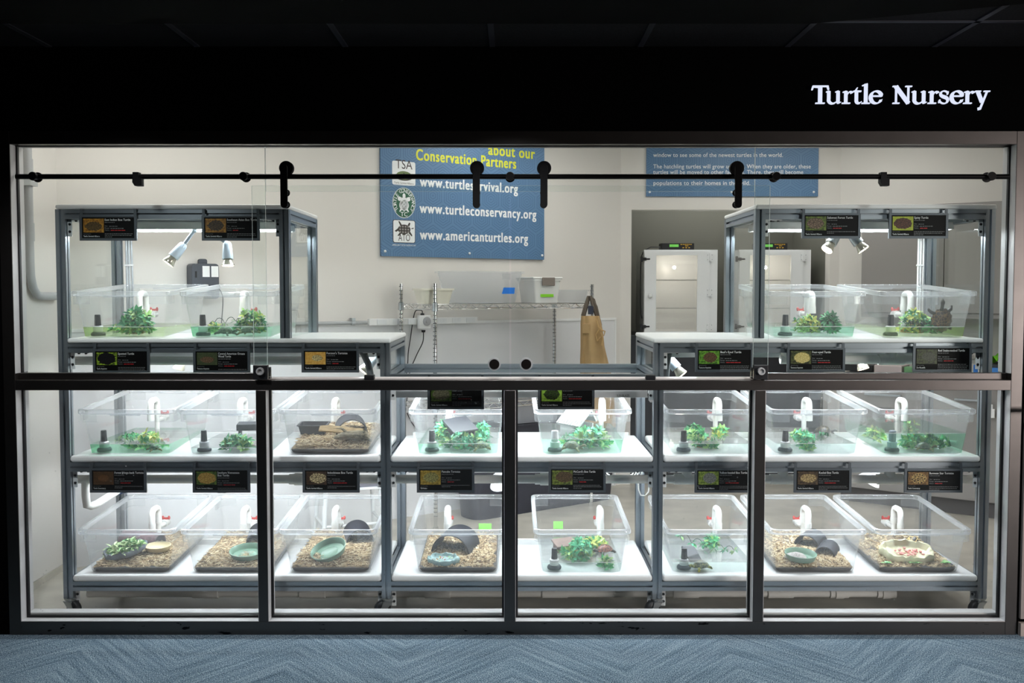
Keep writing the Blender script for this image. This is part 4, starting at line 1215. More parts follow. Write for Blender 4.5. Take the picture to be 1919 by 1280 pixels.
def plant(k, u0, u1, vtop, yl, dy, n, pal, label, L_=0.032, base=None, zmin=0.004, spread=1.0, upb=0.45, name='artificial_plant', cat='plant', seed=0):
    """Artificial plant in tub k spanning pixel columns u0-u1 and rising to pixel row vtop, at local depth yl +- dy."""
    T = tubs[k]
    v = 700 if k[0] != 'B' else 1000
    a, b = tpt(T, u0, yl, v), tpt(T, u1, yl, v)
    lim = 0.182 - 0.012
    a, b = max(a, -lim), min(b, lim)
    w, cx = (b - a) / 2, (a + b) / 2
    base_w = world(T, cx, yl, 0.0052)
    hh = max(0.03, Z(vtop, TY0 + yl) - base_w.z)
    t = empty(name, base_w, label, cat, 'artificial plants in the tubs', (TILT, 0, 0))
    r = random.Random(sum(ord(ch) for ch in label) + seed)
    fol, st = MB(), MB()
    nm = PAL[pal]
    k_ = max(4, int(n / 3.6))
    L_ *= 1.04
    for i in range(k_):
        for _ in range(20):
            ex, ey, ez = r.uniform(-1, 1), r.uniform(-1, 1), r.uniform(0, 1)
            if ex * ex + ey * ey + ez * ez * .7 < 1.0: break
        px_, py_ = ex * max(0.005, w - L_ * 0.6), ey * dy
        pz = zmin + ez * max(0.008, hh - zmin - L_ * 0.6)
        P = Vector((px_, py_, pz))
        ax = Vector((ex * 0.7 * spread, ey * 0.5 * spread - 0.25, upb + 0.3 * r.random()))
        ax.normalize()
        st.tube([(px_ * 0.25, py_ * 0.25, 0.002), (px_ * 0.7, py_ * 0.7, pz * 0.6), tuple(P)], 0.0013, 4)
        m = r.randint(6, 9)
        s1 = ax.orthogonal().normalized(); s2 = ax.cross(s1)
        ph = r.uniform(0, 6)
        tone = r.randrange(len(nm))
        for j in range(m):
            an = ph + 2 * math.pi * j / m + r.uniform(-0.25, 0.25)
            lv_ = r.uniform(0.15, 0.75)
            d = (s1 * math.cos(an) + s2 * math.sin(an)) * (1 - lv_ * 0.6) + ax * lv_
            fol.mat((tone + (r.random() < 0.3)) % len(nm))
            l_ = L_ * r.uniform(0.75, 1.15)
            P2 = P + d.normalized() * (l_ * 0.08)
            if P2.z + d.normalized().z * l_ < 0.002: d.z = abs(d.z)
            leaf(fol, P2, d, ax, l_, l_ * r.uniform(0.40, 0.52))
    # keep every leaf inside the tub
    m_ = lim + 0.004
    fv = []
    for (x_, y_, z_) in fol.v:
        x_ = min(max(x_, -m_ - cx), m_ - cx)
        y_ = min(max(y_, 0.056 - yl), 0.598 - yl)
        fv.append((x_, y_, max(z_, 0.001)))
    fol.v = fv
    fol.build('foliage', nm, t, True)
    st.build('stems', stemm, t)
    if base:
        bu0, bu1, bh = base
        ba, bb = tpt(T, bu0, yl, v) - cx, tpt(T, bu1, yl, v) - cx
        rx = (bb - ba) / 2
        MB().ball(((ba + bb) / 2, 0, 0.0), (rx, rx * 0.8, bh), 18, 10).build('coir_base', brown_w, t, True)
        for o in t.children:
            if o.name.startswith('coir_base'):
                me = o.data
                for vv in me.vertices: vv.co.z = max(vv.co.z, 0.0005)
    return t
P_ = plant
P_('X1', 227, 293, 576, .20, .07, 200, 'emerald', 'dark green artificial plant on a brown base in the left glass box', .042, (240, 272, .036))
P_('X1', 172, 232, 612, .34, .08, 46, 'lime', 'low light green plant behind the filter in the left glass box', .026)
P_('X2', 440, 506, 578, .28, .07, 200, 'yellow', 'tall yellow green bushy plant at the right end of the left glass box', .028)
P_('X2', 390, 420, 602, .20, .05, 50, 'lime', 'small green plant right of the filter in the left glass box', .026)
P_('X3', 1480, 1540, 588, .24, .07, 150, 'yellow', 'yellow green plant beside the right sliding door in the right glass box', .028)
P_('X3', 1534, 1592, 584, .22, .06, 130, 'deep', 'dark green upright plant in the left tub of the right glass box', .036)
P_('X4', 1674, 1744, 578, .26, .07, 210, 'yellow', 'bushy plant on a brown base in the tub of the climbing turtle', .026, (1686, 1730, .04))
P_('X4', 1728, 1762, 596, .18, .05, 60, 'deep', 'dark green plant beside the climbing turtle', .034)
P_('M1', 214, 268, 812, .30, .08, 60, 'emerald', 'trailing green plant rising from the deep green water', .026)
P_('M1', 254, 298, 797, .24, .07, 70, 'lime', 'tall light green plant at the right of the first middle shelf tub', .030)
P_('M1', 205, 320, 838, .16, .06, 70, 'emerald', 'low green plant lying under the deep green water', .030)
P_('M2', 411, 478, 815, .16, .07, 110, 'emerald', 'bright green plant against the left mullion on the middle shelf', .036)
P_('M4', 812, 858, 786, .34, .07, 120, 'mint', 'leafy green plant left of the slate ramp', .032)
P_('M4', 884, 922, 792, .34, .07, 100, 'mint', 'leafy green plant right of the slate ramp', .030)
P_('M4', 818, 920, 812, .17, .07, 150, 'mint', 'low leafy green plant in front of the slate ramp', .034)
P_('M5', 1046, 1158, 800, .22, .09, 260, 'mint', 'dense mint green plant below the white arch', .034)
P_('M6', 1278, 1330, 796, .36, .09, 90, 'emerald', 'leafy plant at the back of the woven base tub', .030)
P_('M6', 1296, 1352, 820, .20, .06, 90, 'emerald', 'leafy plant growing from a woven coir base', .030, (1302, 1340, .026))
P_('M6', 1325, 1372, 796, .42, .06, 60, 'lime', 'pale green plant sprig right of the woven base tub standpipe', .028)
P_('M7', 1480, 1532, 802, .28, .08, 120, 'mint', 'leafy green plant right of the right mullion on the middle shelf', .030)
P_('M7', 1490, 1534, 832, .15, .05, 40, 'emerald', 'low green plant in the shallow wedge of water', .030)
P_('M7', 1534, 1560, 808, .34, .04, 26, 'deep', 'small dark green sprig right of the leafy plant on the middle shelf', .026)
P_('M8', 1682, 1776, 812, .17, .06, 190, 'emerald', 'wide green plant sunk in the deepest water', .032, upb=.3)
P_('M8', 1615, 1660, 800, .34, .08, 110, 'lime', 'green plant seen through the left side of the rightmost middle tub', .028)
P_('M8', 1690, 1730, 788, .44, .05, 50, 'lime', 'pale sprig breaking the surface of the deepest water', .026)
P_('M8', 1780, 1822, 818, .22, .06, 60, 'emerald', 'green plant at the right wall of the rightmost middle tub', .030)
P_('B5', 1048, 1114, 1008, .26, .07, 170, 'mint', 'wide green plant behind the filter in the bottom middle bay', .034)
P_('B5', 1086, 1142, 1000, .38, .07, 110, 'yellow', 'yellow green plant at the back of the bottom middle bay tub', .030)
P_('B5', 1118, 1158, 1040, .13, .05, 60, 'emerald', 'green plant at the right front corner of the shallow water', .030)
P_('B6', 1318, 1352, 1000, .42, .05, 70, 'mint', 'pale green plant behind the wire vine on the bottom shelf', .028)

def vine(k, pts, label, yl, leaves, pal='mint'):
    """Dark looping wire with leaf sprigs; pts are pixel positions of the loop feet and crowns."""
    T = tubs[k]
    P = [at(u, v, TY0 + yl + 0.015 * math.sin(i)) for i, (u, v) in enumerate(pts)]
    t = empty('wire_vine', P[0], label, 'plant', 'wire vines')
    path = []
    for a, b in zip(P, P[1:]):
        mid = (a + b) / 2 + Vector((0, 0, abs(b.x - a.x) * 0.42))
        path += [a.lerp(mid, 0.0), a * 0.45 + mid * 0.55 + Vector((0, 0, 0.008)), mid + Vector((0, 0, 0.002)), b * 0.45 + mid * 0.55 + Vector((0, 0, 0.008))]
    path.append(P[-1])
    MB().tube([tuple(p - P[0]) for p in path], 0.0016, 6).build('wire', mat('dark_vine_wire', srgb(26, 52, 40), 0.5), t, True)
    r = random.Random(k)
    fo = MB()
    for p in P:
        for j in range(leaves):
            fo.mat(r.randrange(len(PAL[pal])))
            d = Vector((r.uniform(-1, 1), r.uniform(-1, .6), r.uniform(-.7, .6)))
            leaf(fo, p - P[0] + d * 0.004, d, Vector((0, 0, 1)), r.uniform(.02, .032), r.uniform(.012, .018))
    fo.build('foliage', PAL[pal], t, True)
vine('X2', [(390, 614), (402, 604), (422, 606), (442, 602), (456, 606), (476, 598)], 'black looping wire vine with green leaves in the left glass box', .24, 5, 'emerald')
vine('B6', [(1276, 1004), (1296, 1018), (1318, 1020), (1338, 1028), (1358, 1030), (1376, 1032)], 'dark looping wire vine with pale leaves on the bottom shelf', .30, 9, 'mint')

# ------------------------------------------------------------------ bedding
soil = mat('dark_damp_soil', srgb(44, 38, 34), 0.8, noise_amt=0.4, nscale=60)
st1, st2, st3 = mat('pale_straw', srgb(224, 206, 170), 0.7), mat('tan_straw', srgb(188, 162, 124), 0.7), mat('brown_bark_chip', srgb(118, 94, 68), 0.8)
bedb = mat('packed_bedding', srgb(92, 74, 54), 0.9, bump=0.8, nscale=90, color2=srgb(168, 146, 114))
def bedding(k, hmid, label, chips=False, n=520, lumps=0.010, seed=1):
    T = tubs[k]
    r = random.Random(seed)
    mb = MB()
    def hgt(x, y):
        f = min(1, (y - 0.05) / 0.10) if y < 0.15 else 1
        return 0.024 + (hmid - 0.024) * max(0.0, f) + lumps * noise.noise(Vector((x * 14, y * 14, seed)))
    def ring(hw, yf, yb, z): return [(a, b, z) for a, b in rrect(-hw, hw, yf, yb, 0.03, 4)]
    mb.rings([ring(0.178, 0.053, 0.604, 0.0052), ring(0.1838, 0.0482, 0.608, 0.020), ring(0.182, 0.05, 0.606, 0.024)], True, True)
    mb.mat(1)
    nx, ny = 22, 34
    x0, x1, y0, y1 = -0.181, 0.181, 0.052, 0.604
    vs = []
    for j in range(ny + 1):
        for i in range(nx + 1):
            x, y = x0 + (x1 - x0) * i / nx, y0 + (y1 - y0) * j / ny
            ed = 0.0235 if (i in (0, nx) or j in (0, ny)) else hgt(x, y)
            vs.append((x, y, ed))
    mb.add(vs, [(j * (nx + 1) + i, j * (nx + 1) + i + 1, (j + 1) * (nx + 1) + i + 1, (j + 1) * (nx + 1) + i) for j in range(ny) for i in range(nx)])
    for _ in range(n * 2):
        x, y = r.uniform(-0.168, 0.168), r.uniform(0.062, 0.595)
        if r.random() < 0.55: y = r.uniform(0.062, 0.30)
        z = hgt(x, y) + 0.0015
        a = r.uniform(0, math.pi)
        l_ = r.uniform(0.010, 0.026) if chips else r.uniform(0.016, 0.055)
        w_ = r.uniform(0.0022, 0.0055) if chips else r.uniform(0.0012, 0.0030)
        d = Vector((math.cos(a), math.sin(a), r.uniform(-0.35, 0.35))).normalized()
        if chips and r.random() < 0.3: d.z = r.uniform(.3, .8); d.normalize()
        s = d.cross(Vector((0, 0, 1))).normalized()
        up = s.cross(d)
        c = Vector((x, y, z))
        A, B = c - d * l_ / 2, c + d * l_ / 2
        cl = lambda p: (min(max(p.x, -0.178), 0.178), min(max(p.y, 0.054), 0.602), max(p.z, 0.012))
        q = [A - s * w_, A + s * w_, A + up * w_, B - s * w_ * .6, B + s * w_ * .6, B + up * w_ * .6]
        mb.mat(2 + r.choice((0, 0, 1, 1, 2)))
        mb.add([cl(p) for p in q], [(0, 3, 5, 2), (2, 5, 4, 1), (1, 4, 3, 0), (0, 2, 1), (3, 4, 5)])
    o = mb.build('bark_bedding' if chips else 'straw_bedding', [soil, bedb, st1, st2, st3], None)
    o.location, o.rotation_euler = T.ob.location, (TILT, 0, 0)
    tag(o, label, 'bedding', kind='stuff')
    T.h = hgt
    return o
bedding('M3', .048, 'straw bedding over dark soil under the driftwood', n=560, seed=3)
bedding('B1', .036, 'straw bedding over dark soil under the dish of greens', n=480, seed=4)
bedding('B2', .040, 'straw bedding left of the left mullion on the bottom shelf', n=620, seed=5)
bedding('B3', .046, 'straw bedding under the tilted green saucer', n=620, seed=6)
bedding('B4', .030, 'bark chip bedding around the dark half round hide', True, 900, seed=7)
bedding('B7', .038, 'bark chip bedding under the green saucer of grey mash', True, 900, seed=8)
bedding('B8', .028, 'bark chip bedding around the cream rock dish', True, 700, seed=9)

# ------------------------------------------------------------------ turtles
def scute_mat(name, c1, c2, scale=60, edge=0.1, rough=0.35):
    m = bpy.data.materials.new(name); m.use_nodes = True
    nt = m.node_tree; N, L = nt.nodes.new, nt.links.new
    b = nt.nodes['Principled BSDF']; b.inputs['Roughness'].default_value = rough
    tc, vo, rp = N('ShaderNodeTexCoord'), N('ShaderNodeTexVoronoi'), N('ShaderNodeValToRGB')
    vo.feature = 'DISTANCE_TO_EDGE'; vo.inputs['Scale'].default_value = scale; vo.inputs['Randomness'].default_value = 0.6
    L(tc.outputs['Object'], vo.inputs['Vector']); L(vo.outputs['Distance'], rp.inputs[0])
    rp.color_ramp.elements[0].position, rp.color_ramp.elements[1].position = edge * 0.3, edge
    rp.color_ramp.elements[0].color, rp.color_ramp.elements[1].color = (*c2, 1), (*c1, 1)
    L(rp.outputs[0], b.inputs['Base Color'])
    bp = N('ShaderNodeBump'); bp.inputs['Strength'].default_value = 0.6; bp.inputs['Distance'].default_value = 0.004
    L(vo.outputs['Distance'], bp.inputs['Height']); L(bp.outputs[0], b.inputs['Normal'])
    return m
def turtle(loc, L_, rot, sh, sk, label, name='young_turtle', cat='turtle', spikes=False, dome=0.36, stretch=0.0, head_up=0.15):
    """Young turtle of shell length L_, heading along local -y: one continuous body mesh, the shell its child."""
    t = empty(name, loc, label, cat, 'turtles in the tubs', rot)
    a, b = L_ / 2, L_ * 0.42
    g = L_ * 0.16
    body = MB()
    body.ball((0, 0, g), (b * 0.9, a * 0.92, L_ * 0.10), 14, 8)
    hz = g + L_ * head_up
    body.tube([(0, -a * 0.7, g), (0, -a * 1.12, g + L_ * head_up * .5), (0, -a * 1.32 - stretch, hz)], [L_ * 0.085, L_ * 0.075, L_ * 0.075], 10)
    body.ball((0, -a * 1.42 - stretch, hz + L_ * 0.01), (L_ * 0.095, L_ * 0.14, L_ * 0.085), 12, 8)
    body.ball((0, -a * 1.62 - stretch, hz - L_ * 0.012), (L_ * 0.06, L_ * 0.07, L_ * 0.05), 10, 6)
    for sx in (-1, 1):
        body.tube([(sx * b * 0.55, -a * 0.6, g * 0.95), (sx * b * 1.02, -a * 0.82, g * 0.75), (sx * b * 1.16, -a * 0.95, L_ * 0.035), (sx * b * 1.2, -a * 1.12, L_ * 0.028)], [L_ * .09, L_ * .08, L_ * .065, L_ * .05], 8)
        body.tube([(sx * b * 0.5, a * 0.6, g * 0.9), (sx * b * 0.95, a * 0.86, g * 0.7), (sx * b * 1.08, a * 1.0, L_ * 0.035), (sx * b * 1.16, a * 0.92, L_ * 0.028)], [L_ * .09, L_ * .085, L_ * .065, L_ * .05], 8)
    body.tube([(0, a * 0.8, g * 0.8), (0, a * 1.12, g * 0.55), (0.1 * b, a * 1.3, g * 0.35)], [L_ * .05, L_ * .03, L_ * .012], 6)
    o = body.build('body', sk, t, True)
    rm = o.modifiers.new('remesh', 'REMESH'); rm.mode = 'VOXEL'; rm.voxel_size = L_ * 0.028; rm.use_smooth_shade = True
    smo = o.modifiers.new('smooth', 'SMOOTH'); smo.iterations = 3
    ey = MB()
    for sx in (-1, 1):
        ey.ball((sx * L_ * 0.072, -a * 1.47 - stretch, hz + L_ * 0.03), L_ * 0.024, 8, 6)
    ey.build('eyes', black_plastic, o, True)
    shl = MB()
    n, rs = 28, []
    for f, zz in ((0.90, -0.035), (1.0, -0.01), (1.04, 0.012), (0.98, 0.06), (0.86, 0.16), (0.66, 0.26), (0.40, 0.33), (0.14, 0.355)):
        rr_ = []
        for i in range(n):
            an = 2 * math.pi * i / n
            w = 1 + (0.045 * (i % 2) * (1 if not spikes else 2.2) if f >= 0.98 else 0)
            rr_.append((b * f * w * math.cos(an), a * f * w * math.sin(an) * (1 + 0.03 * math.sin(an)), g + L_ * zz * dome / 0.36))
        rs.append(rr_)
    shl.rings(rs, True, True)
    if spikes:
        for i in range(9):
            shl.tube([(0, -a * .7 + i * a * .17, g + L_ * dome * (1 - ((i - 4) / 4.6) ** 2) - L_ * .02), (0, -a * .66 + i * a * .17, g + L_ * dome * (1 - ((i - 4) / 4.6) ** 2) + L_ * .03)], [L_ * .03, L_ * .006], 5)
    shl.build('shell', sh, t, True)
    return t
sh_brown = scute_mat('brown_shell', srgb(70, 52, 36), srgb(128, 96, 56), 70)
sh_dark = scute_mat('dark_shell', srgb(44, 40, 36), srgb(112, 100, 76), 60)
sh_star = scute_mat('star_shell', srgb(46, 36, 26), srgb(206, 176, 112), 45, 0.12)
sh_red = scute_mat('reddish_shell', srgb(84, 42, 34), srgb(156, 92, 66), 60)
sh_olive = scute_mat('olive_shell', srgb(60, 64, 50), srgb(150, 142, 86), 70)
sk_dark, sk_tan, sk_yell, sk_or = mat('dark_turtle_skin', srgb(58, 52, 44), .5, noise_amt=.3, nscale=120), mat('tan_turtle_skin', srgb(148, 124, 88), .5, noise_amt=.3, nscale=120), mat('striped_turtle_skin', srgb(60, 62, 34), .5, nscale=160, color2=srgb(196, 190, 92)), mat('orange_turtle_skin', srgb(150, 92, 48), .5, noise_amt=.3, nscale=120)
def tin(k, px, yl, L_, rz, sh, sk, label, zl=0.0052, **kw):
    T = tubs[k]
    p = world(T, tpt(T, px, yl, 700 if k[0] != 'B' else 1000), yl, zl + L_ * .024)
    return turtle(p, L_, (TILT, 0, math.radians(rz)), sh, sk, label, **kw)
tin('X2', 424, .11, .075, 70, sh_dark, sk_dark, 'dark young turtle under water below the wire vine')
tin('X2', 468, .15, .080, -100, sh_dark, sk_tan, 'dark young turtle under water below the tall bushy plant')
tin('M1', 286, .10, .055, 40, sh_dark, sk_or, 'orange limbed young turtle in the deep green water')
tin('M4', 902, .12, .078, -80, sh_olive, sk_tan, 'tan young turtle at the right front of the slate ramp tub')
tin('M5', 1072, .115, .082, 75, sh_brown, sk_tan, 'brown young turtle below the mint green plant')
tin('M5', 1086, .22, .070, -110, sh_dark, sk_dark, 'dark young turtle half hidden behind the brown one in the middle bay')
tin('M8', 1733, .11, .072, 80, sh_dark, sk_tan, 'dark young turtle in the deepest water, rightmost middle tub')
tin('M7', 1545, .50, .080, 60, sh_dark, sk_dark, 'dark young turtle at the dry back of the shallow tub on the middle shelf')
tin('B5', 1133, .25, .080, -60, sh_red, sk_dark, 'reddish young turtle beside the green plants on the bottom shelf', zl=.03)
tin('B6', 1314, .085, .078, -65, sh_olive, sk_yell, 'yellow striped young turtle in front of the black ramp')
tin('B8', 1712, .34, .095, 30, sh_star, sk_tan, 'star patterned young tortoise behind the cream rock dish', zl=.026, name='young_tortoise', cat='tortoise', dome=.5)
T = tubs['X4']
p = world(T, tpt(T, 1766, .125, 600), .125, .012)
turtle(p + Vector((0, 0.03, 0.068)), .110, (math.radians(76), math.radians(172), 0), sh_brown, sk_dark, 'dark spiny young turtle climbing the tub wall in the right glass box', spikes=True, dome=.26, stretch=.012)

# ------------------------------------------------------------------ dishes, hides, ramps and food
green_c = mat('green_plastic_saucer', srgb(106, 138, 118), 0.4)
slate = mat('dark_slate_plastic', srgb(17, 18, 25), 0.55, noise_amt=0.12, nscale=40)
hide_m = mat('dark_hide_plastic', srgb(30, 30, 38), 0.5, noise_amt=0.2, nscale=50)
grey_rock = mat('grey_resin_rock', srgb(104, 112, 122), 0.7, noise_amt=0.25, nscale=30, bump=0.4)
cream = mat('cream_resin', srgb(226, 222, 186), 0.55, noise_amt=0.08, nscale=20)
def wp(k, px, yl, zl):
    T = tubs[k]
    return world(T, tpt(T, px, yl, 1000 if k[0] == 'B' else 750), yl, zl)
def saucer(k, px, yl, zl, r, tilt, label, m=green_c, dep=0.028):
    o = MB().lathe([(r * .86, 0), (r * .94, dep * .5), (r, dep), (r * .97, dep + .001), (r * .95, dep), (r * .86, dep * .35), (r * .82, .004), (r * .5, .0035), (r * .48, .005), (r * .46, .0035), (0.001, .003)], 40).build('saucer', m, None, True)
    o.location, o.rotation_euler = wp(k, px, yl, zl), (TILT + tilt[0], tilt[1], 0)
    return tag(o, label, 'saucer', 'green saucers in the tubs')
saucer('B2', 464, .175, .044, .086, (.10, 0), 'green saucer on straw, partly behind the left mullion')
saucer('B3', 618, .165, .058, .088, (.30, -.26), 'green saucer lying tilted on straw')
o = saucer('B7', 1500, .125, .044, .076, (.05, .03), 'green saucer holding grey mash on bark chips')
gm = MB(); r = random.Random(5)
gm.rings([[(q * math.cos(2 * math.pi * i / 24) * (1 + .12 * math.sin(3 * i)), q * math.sin(2 * math.pi * i / 24) * (1 + .1 * math.cos(5 * i)), z + .002 * r.random()) for i in range(24)] for q, z in ((.05, .0), (.044, .008), (.03, .016), (.01, .022))])
m_ = gm.build('mash', mat('grey_mash', srgb(168, 160, 156), 0.8, noise_amt=.25, nscale=140, bump=.6), None, True, loc=wp('B7', 1492, .125, .050)); tag(m_, 'heap of grey mash in the green saucer on bark chips', 'food', kind='stuff')
def rock_dish(k, px, yl, zl, rx, ry, hgt, tilt, m, label, seed=1, wall=.22, rz=0):
    n, rs = 44, []
    for f, z in ((.80, 0), (1.0, hgt * .35), (1.02, hgt * .8), (.97, hgt), (.90, hgt * .98), (.80, hgt * .55), (.5, hgt * .40), (.02, hgt * .38)):
        rr_ = []
        for i in range(n):
            a_ = 2 * math.pi * i / n
            w = 1 + .16 * noise.noise(Vector((math.cos(a_) * 2.2, math.sin(a_) * 2.2, seed))) + .07 * noise.noise(Vector((math.cos(a_) * 6, math.sin(a_) * 7, seed + z * 90)))
            zz = z + (hgt * .36 * noise.noise(Vector((math.cos(a_) * 4, math.sin(a_) * 4, seed + 5))) if .85 < f else 0)
            rr_.append((rx * f * w * math.cos(a_), ry * f * w * math.sin(a_), max(0, zz)))
        rs.append(rr_)
    o = MB().rings(rs).build('rock_dish', m, None, True)
    o.location, o.rotation_euler = wp(k, px, yl, zl), (TILT + tilt[0], tilt[1], rz)
    return tag(o, label, 'dish', 'rock shaped dishes in the tubs')
rock_dish('B1', 236, .19, .050, .100, .075, .032, (.14, -.20), grey_rock, 'grey rock shaped dish full of leafy greens', 2, rz=.25)
rock_dish('B4', 831, .117, .024, .074, .058, .030, (.06, 0), mat('blue_green_resin', srgb(150, 180, 180), .5, noise_amt=.15, nscale=30), 'blue green rock shaped dish at the front left of the bark chips', 7)
rock_dish('B8', 1698, .185, .026, .128, .088, .054, (.24, .03), cream, 'large cream rock shaped dish with pink scraps', 9)
def bowl(k, px, yl, zl, r, dep, m, label):
    o = MB().lathe([(r * .7, 0), (r * .95, dep * .55), (r, dep), (r * .95, dep), (r * .86, dep * .6), (r * .6, .006), (.001, .005)], 32).build('bowl', m, None, True)
    o.location, o.rotation_euler = wp(k, px, yl, zl), (TILT, 0, 0)
    return tag(o, label, 'bowl')
bowl('B1', 296, .25, .040, .062, .030, mat('cream_bowl', srgb(224, 208, 168), .4), 'cream bowl beside the half log on the bottom shelf')
bowl('B1', 318, .40, .040, .052, .028, mat('pale_green_bowl', srgb(206, 216, 196), .4), 'pale green bowl at the back right of the first bottom tub') if False else None
greens = MB(); r = random.Random(12)
def leaves_on(k, px, yl, zl, rx, ry, n, mats, label, name, L_=.03, hgt=.016, seed=1, cat='food'):
    mb = MB(); r = random.Random(seed)
    for _ in range(n):
        a_, q = r.uniform(0, 6.28), math.sqrt(r.random())
        p = Vector((rx * q * math.cos(a_), ry * q * math.sin(a_), r.uniform(0.002, hgt * (1.1 - q))))
        d = Vector((r.uniform(-1, 1), r.uniform(-1, 1), r.uniform(-.1, .5)))
        mb.mat(r.randrange(len(mats)))
        leaf(mb, p, d, Vector((0, 0, 1)), L_ * r.uniform(.6, 1.1), L_ * r.uniform(.3, .5), fold=.4)
    o = mb.build(name, mats, None, True)
    o.location = wp(k, px, yl, zl); o.rotation_euler = (TILT + .14, -.2 if k == 'B1' else 0, 0)
    return tag(o, label, cat, kind='stuff')
let1, let2, let3 = mat('pale_lettuce', srgb(200, 222, 166), .5), mat('green_lettuce', srgb(146, 190, 116), .5), mat('dark_lettuce', srgb(60, 128, 66), .5)
leaves_on('B1', 235, .185, .069, .090, .055, 260, [let1, let1, let2, let3], 'chopped leafy greens heaped in the grey rock dish', 'chopped_greens', .040, .048, 3)
leaves_on('B4', 831, .117, .040, .045, .034, 14, [let2, mat('red_scrap', srgb(186, 60, 54), .5), let1], 'scraps of leaf and red fruit in the blue green dish', 'food_scraps', .016, .008, 4)
pink, pink2 = mat('pink_fruit', srgb(226, 156, 146), .5), mat('red_fruit', srgb(206, 112, 106), .5)
fb = MB(); r = random.Random(31)
for _ in range(26):
    a_, q = r.uniform(0, 6.28), r.random() ** .7
    fb.mat(r.randrange(2))
    c = Vector((.075 * q * math.cos(a_) + .008, .045 * q * math.sin(a_), .004))
    s_ = r.uniform(.006, .012)
    fb.ball(c, (s_ * r.uniform(.7, 1.2), s_ * r.uniform(.5, 1), s_ * .45), 5, 3)
o = fb.build('fruit_scraps', [pink, pink2], None, True, loc=wp('B8', 1700, .185, .052)); o.rotation_euler = (TILT + .24, .03, 0); tag(o, 'pink fruit scraps scattered in the cream rock dish', 'food', kind='stuff')
for px, yl, L_, lb in ((1662, .080, .034, 'torn green lettuce leaf in front of the left end of the cream dish'), (1716, .078, .046, 'torn bright green lettuce leaf in front of the middle of the cream dish'), (1772, .085, .038, 'torn green lettuce leaf right of the cream dish')):
    mb = MB(); r = random.Random(px)
    for j in range(6):
        mb.mat(r.randrange(2)); a_ = j * 1.05 + r.random()
        leaf(mb, Vector((0, 0, .002)), Vector((math.cos(a_), math.sin(a_) * .6, .35)), Vector((0, 0, 1)), L_ * r.uniform(.5, 1), L_ * .6, .4)
    o = mb.build('lettuce_leaf', [let2, mat('bright_lettuce', srgb(110, 190, 110), .5)], None, True, loc=wp('B8', px, yl, .030)); tag(o, lb, 'lettuce', 'lettuce leaves in the last tub')

def half_round(k, px, yl, zl, r, ln, rz, label, m=hide_m, th=.006, name='half_round_hide', ribs=0, pitch=0):
    n = 18
    out = [((r + (ribs * .0012 * (i % 2))) * math.cos(math.pi * i / n), (r + ribs * .0012 * (i % 2)) * math.sin(math.pi * i / n)) for i in range(n + 1)]
    inn = [((r - th) * math.cos(math.pi * i / n), (r - th) * math.sin(math.pi * i / n)) for i in range(n, -1, -1)]
    mb = MB()
    N_ = n + 1
    # shell as quads: two arcs pushed along the axis
    for y in (-ln / 2, ln / 2):
        mb.v += [(a, y, b) for a, b in out] + [(a, y, b) for a, b in inn[::-1]]
    o2 = 2 * N_
    for i in range(n):
        mb.f += [(i, i + 1, o2 + i + 1, o2 + i), (N_ + i, o2 + N_ + i, o2 + N_ + i + 1, N_ + i + 1), (i, N_ + i, N_ + i + 1, i + 1), (o2 + i, o2 + i + 1, o2 + N_ + i + 1, o2 + N_ + i)]
    mb.f += [(0, o2, o2 + N_, N_), (n, N_ + n, o2 + N_ + n, o2 + n)]
    mb.m = [0] * len(mb.f)
    o = mb.build(name, m, None, True, bevel=.0015)
    o.location, o.rotation_euler = wp(k, px, yl, zl), (TILT + pitch, 0, math.radians(rz))
    return tag(o, label, 'hide', 'dark hides in the tubs')
half_round('M3', 658, .37, .044, .078, .18, 12, 'dark half round hide in the straw and driftwood tub')
half_round('B1', 266, .39, .034, .060, .20, 78, 'brown half log hide at the back of the first bottom tub', mat('brown_log_bark', srgb(84, 64, 66), .8, noise_amt=.3, nscale=40, bump=.5), name='half_log_hide', ribs=1)
half_round('B2', 486, .46, .036, .060, .18, 10, 'dark hide at the back of the straw, behind the left mullion')
half_round('B3', 672, .46, .042, .070, .18, 15, 'dark half round hide behind the tilted green saucer')
half_round('B4', 854, .33, .026, .098, .19, -14, 'large dark half round hide standing in bark chips', slate)
half_round('B7', 1550, .24, .034, .050, .13, -28, 'small dark half round hide in front of the larger one', hide_m)
half_round('B7', 1519, .37, .034, .066, .13, -35, 'larger dark half round hide behind the saucer of mash', slate)

def slab(k, px, yl, zl, w, d, h_, rot, m, label, name, cat, legs=0.0):
    t = empty(name, wp(k, px, yl, zl), label, cat, None, rot)
    MB().box(-w / 2, w / 2, -d / 2, d / 2, 0, h_).build('top', m, t, bevel=.003)
    if legs:
        for sx in (-1, 1):
            MB().box(sx * (w / 2 - .012) - .004, sx * (w / 2 - .012) + .004, -d * .4, d * .4, -legs, 0).build('foot', m, t)
    return t
slab('M2', 476, .36, .058, .16, .11, .032, (TILT - .05, 0, .15), slate, 'dark block platform behind the bright green plant, at the left mullion', 'basking_platform', 'platform', .050)
slab('M4', 862, .30, .085, .13, .15, .012, (TILT + .28, -.10, .45), slate, 'dark slate ramp lying over the green plants', 'slate_ramp', 'ramp', .055)
slab('B5', 1060, .34, .050, .12, .11, .010, (TILT + .08, -.06, .25), mat('brown_platform', srgb(116, 96, 88), .7, noise_amt=.12, nscale=40), 'brown platform above the shallow water behind the filter', 'basking_platform', 'platform', .034)
slab('B6', 1296, .19, .038, .07, .11, .012, (TILT + .40, .12, .3), hide_m, 'black sloping ramp behind the yellow striped turtle', 'basking_ramp', 'ramp', 0)
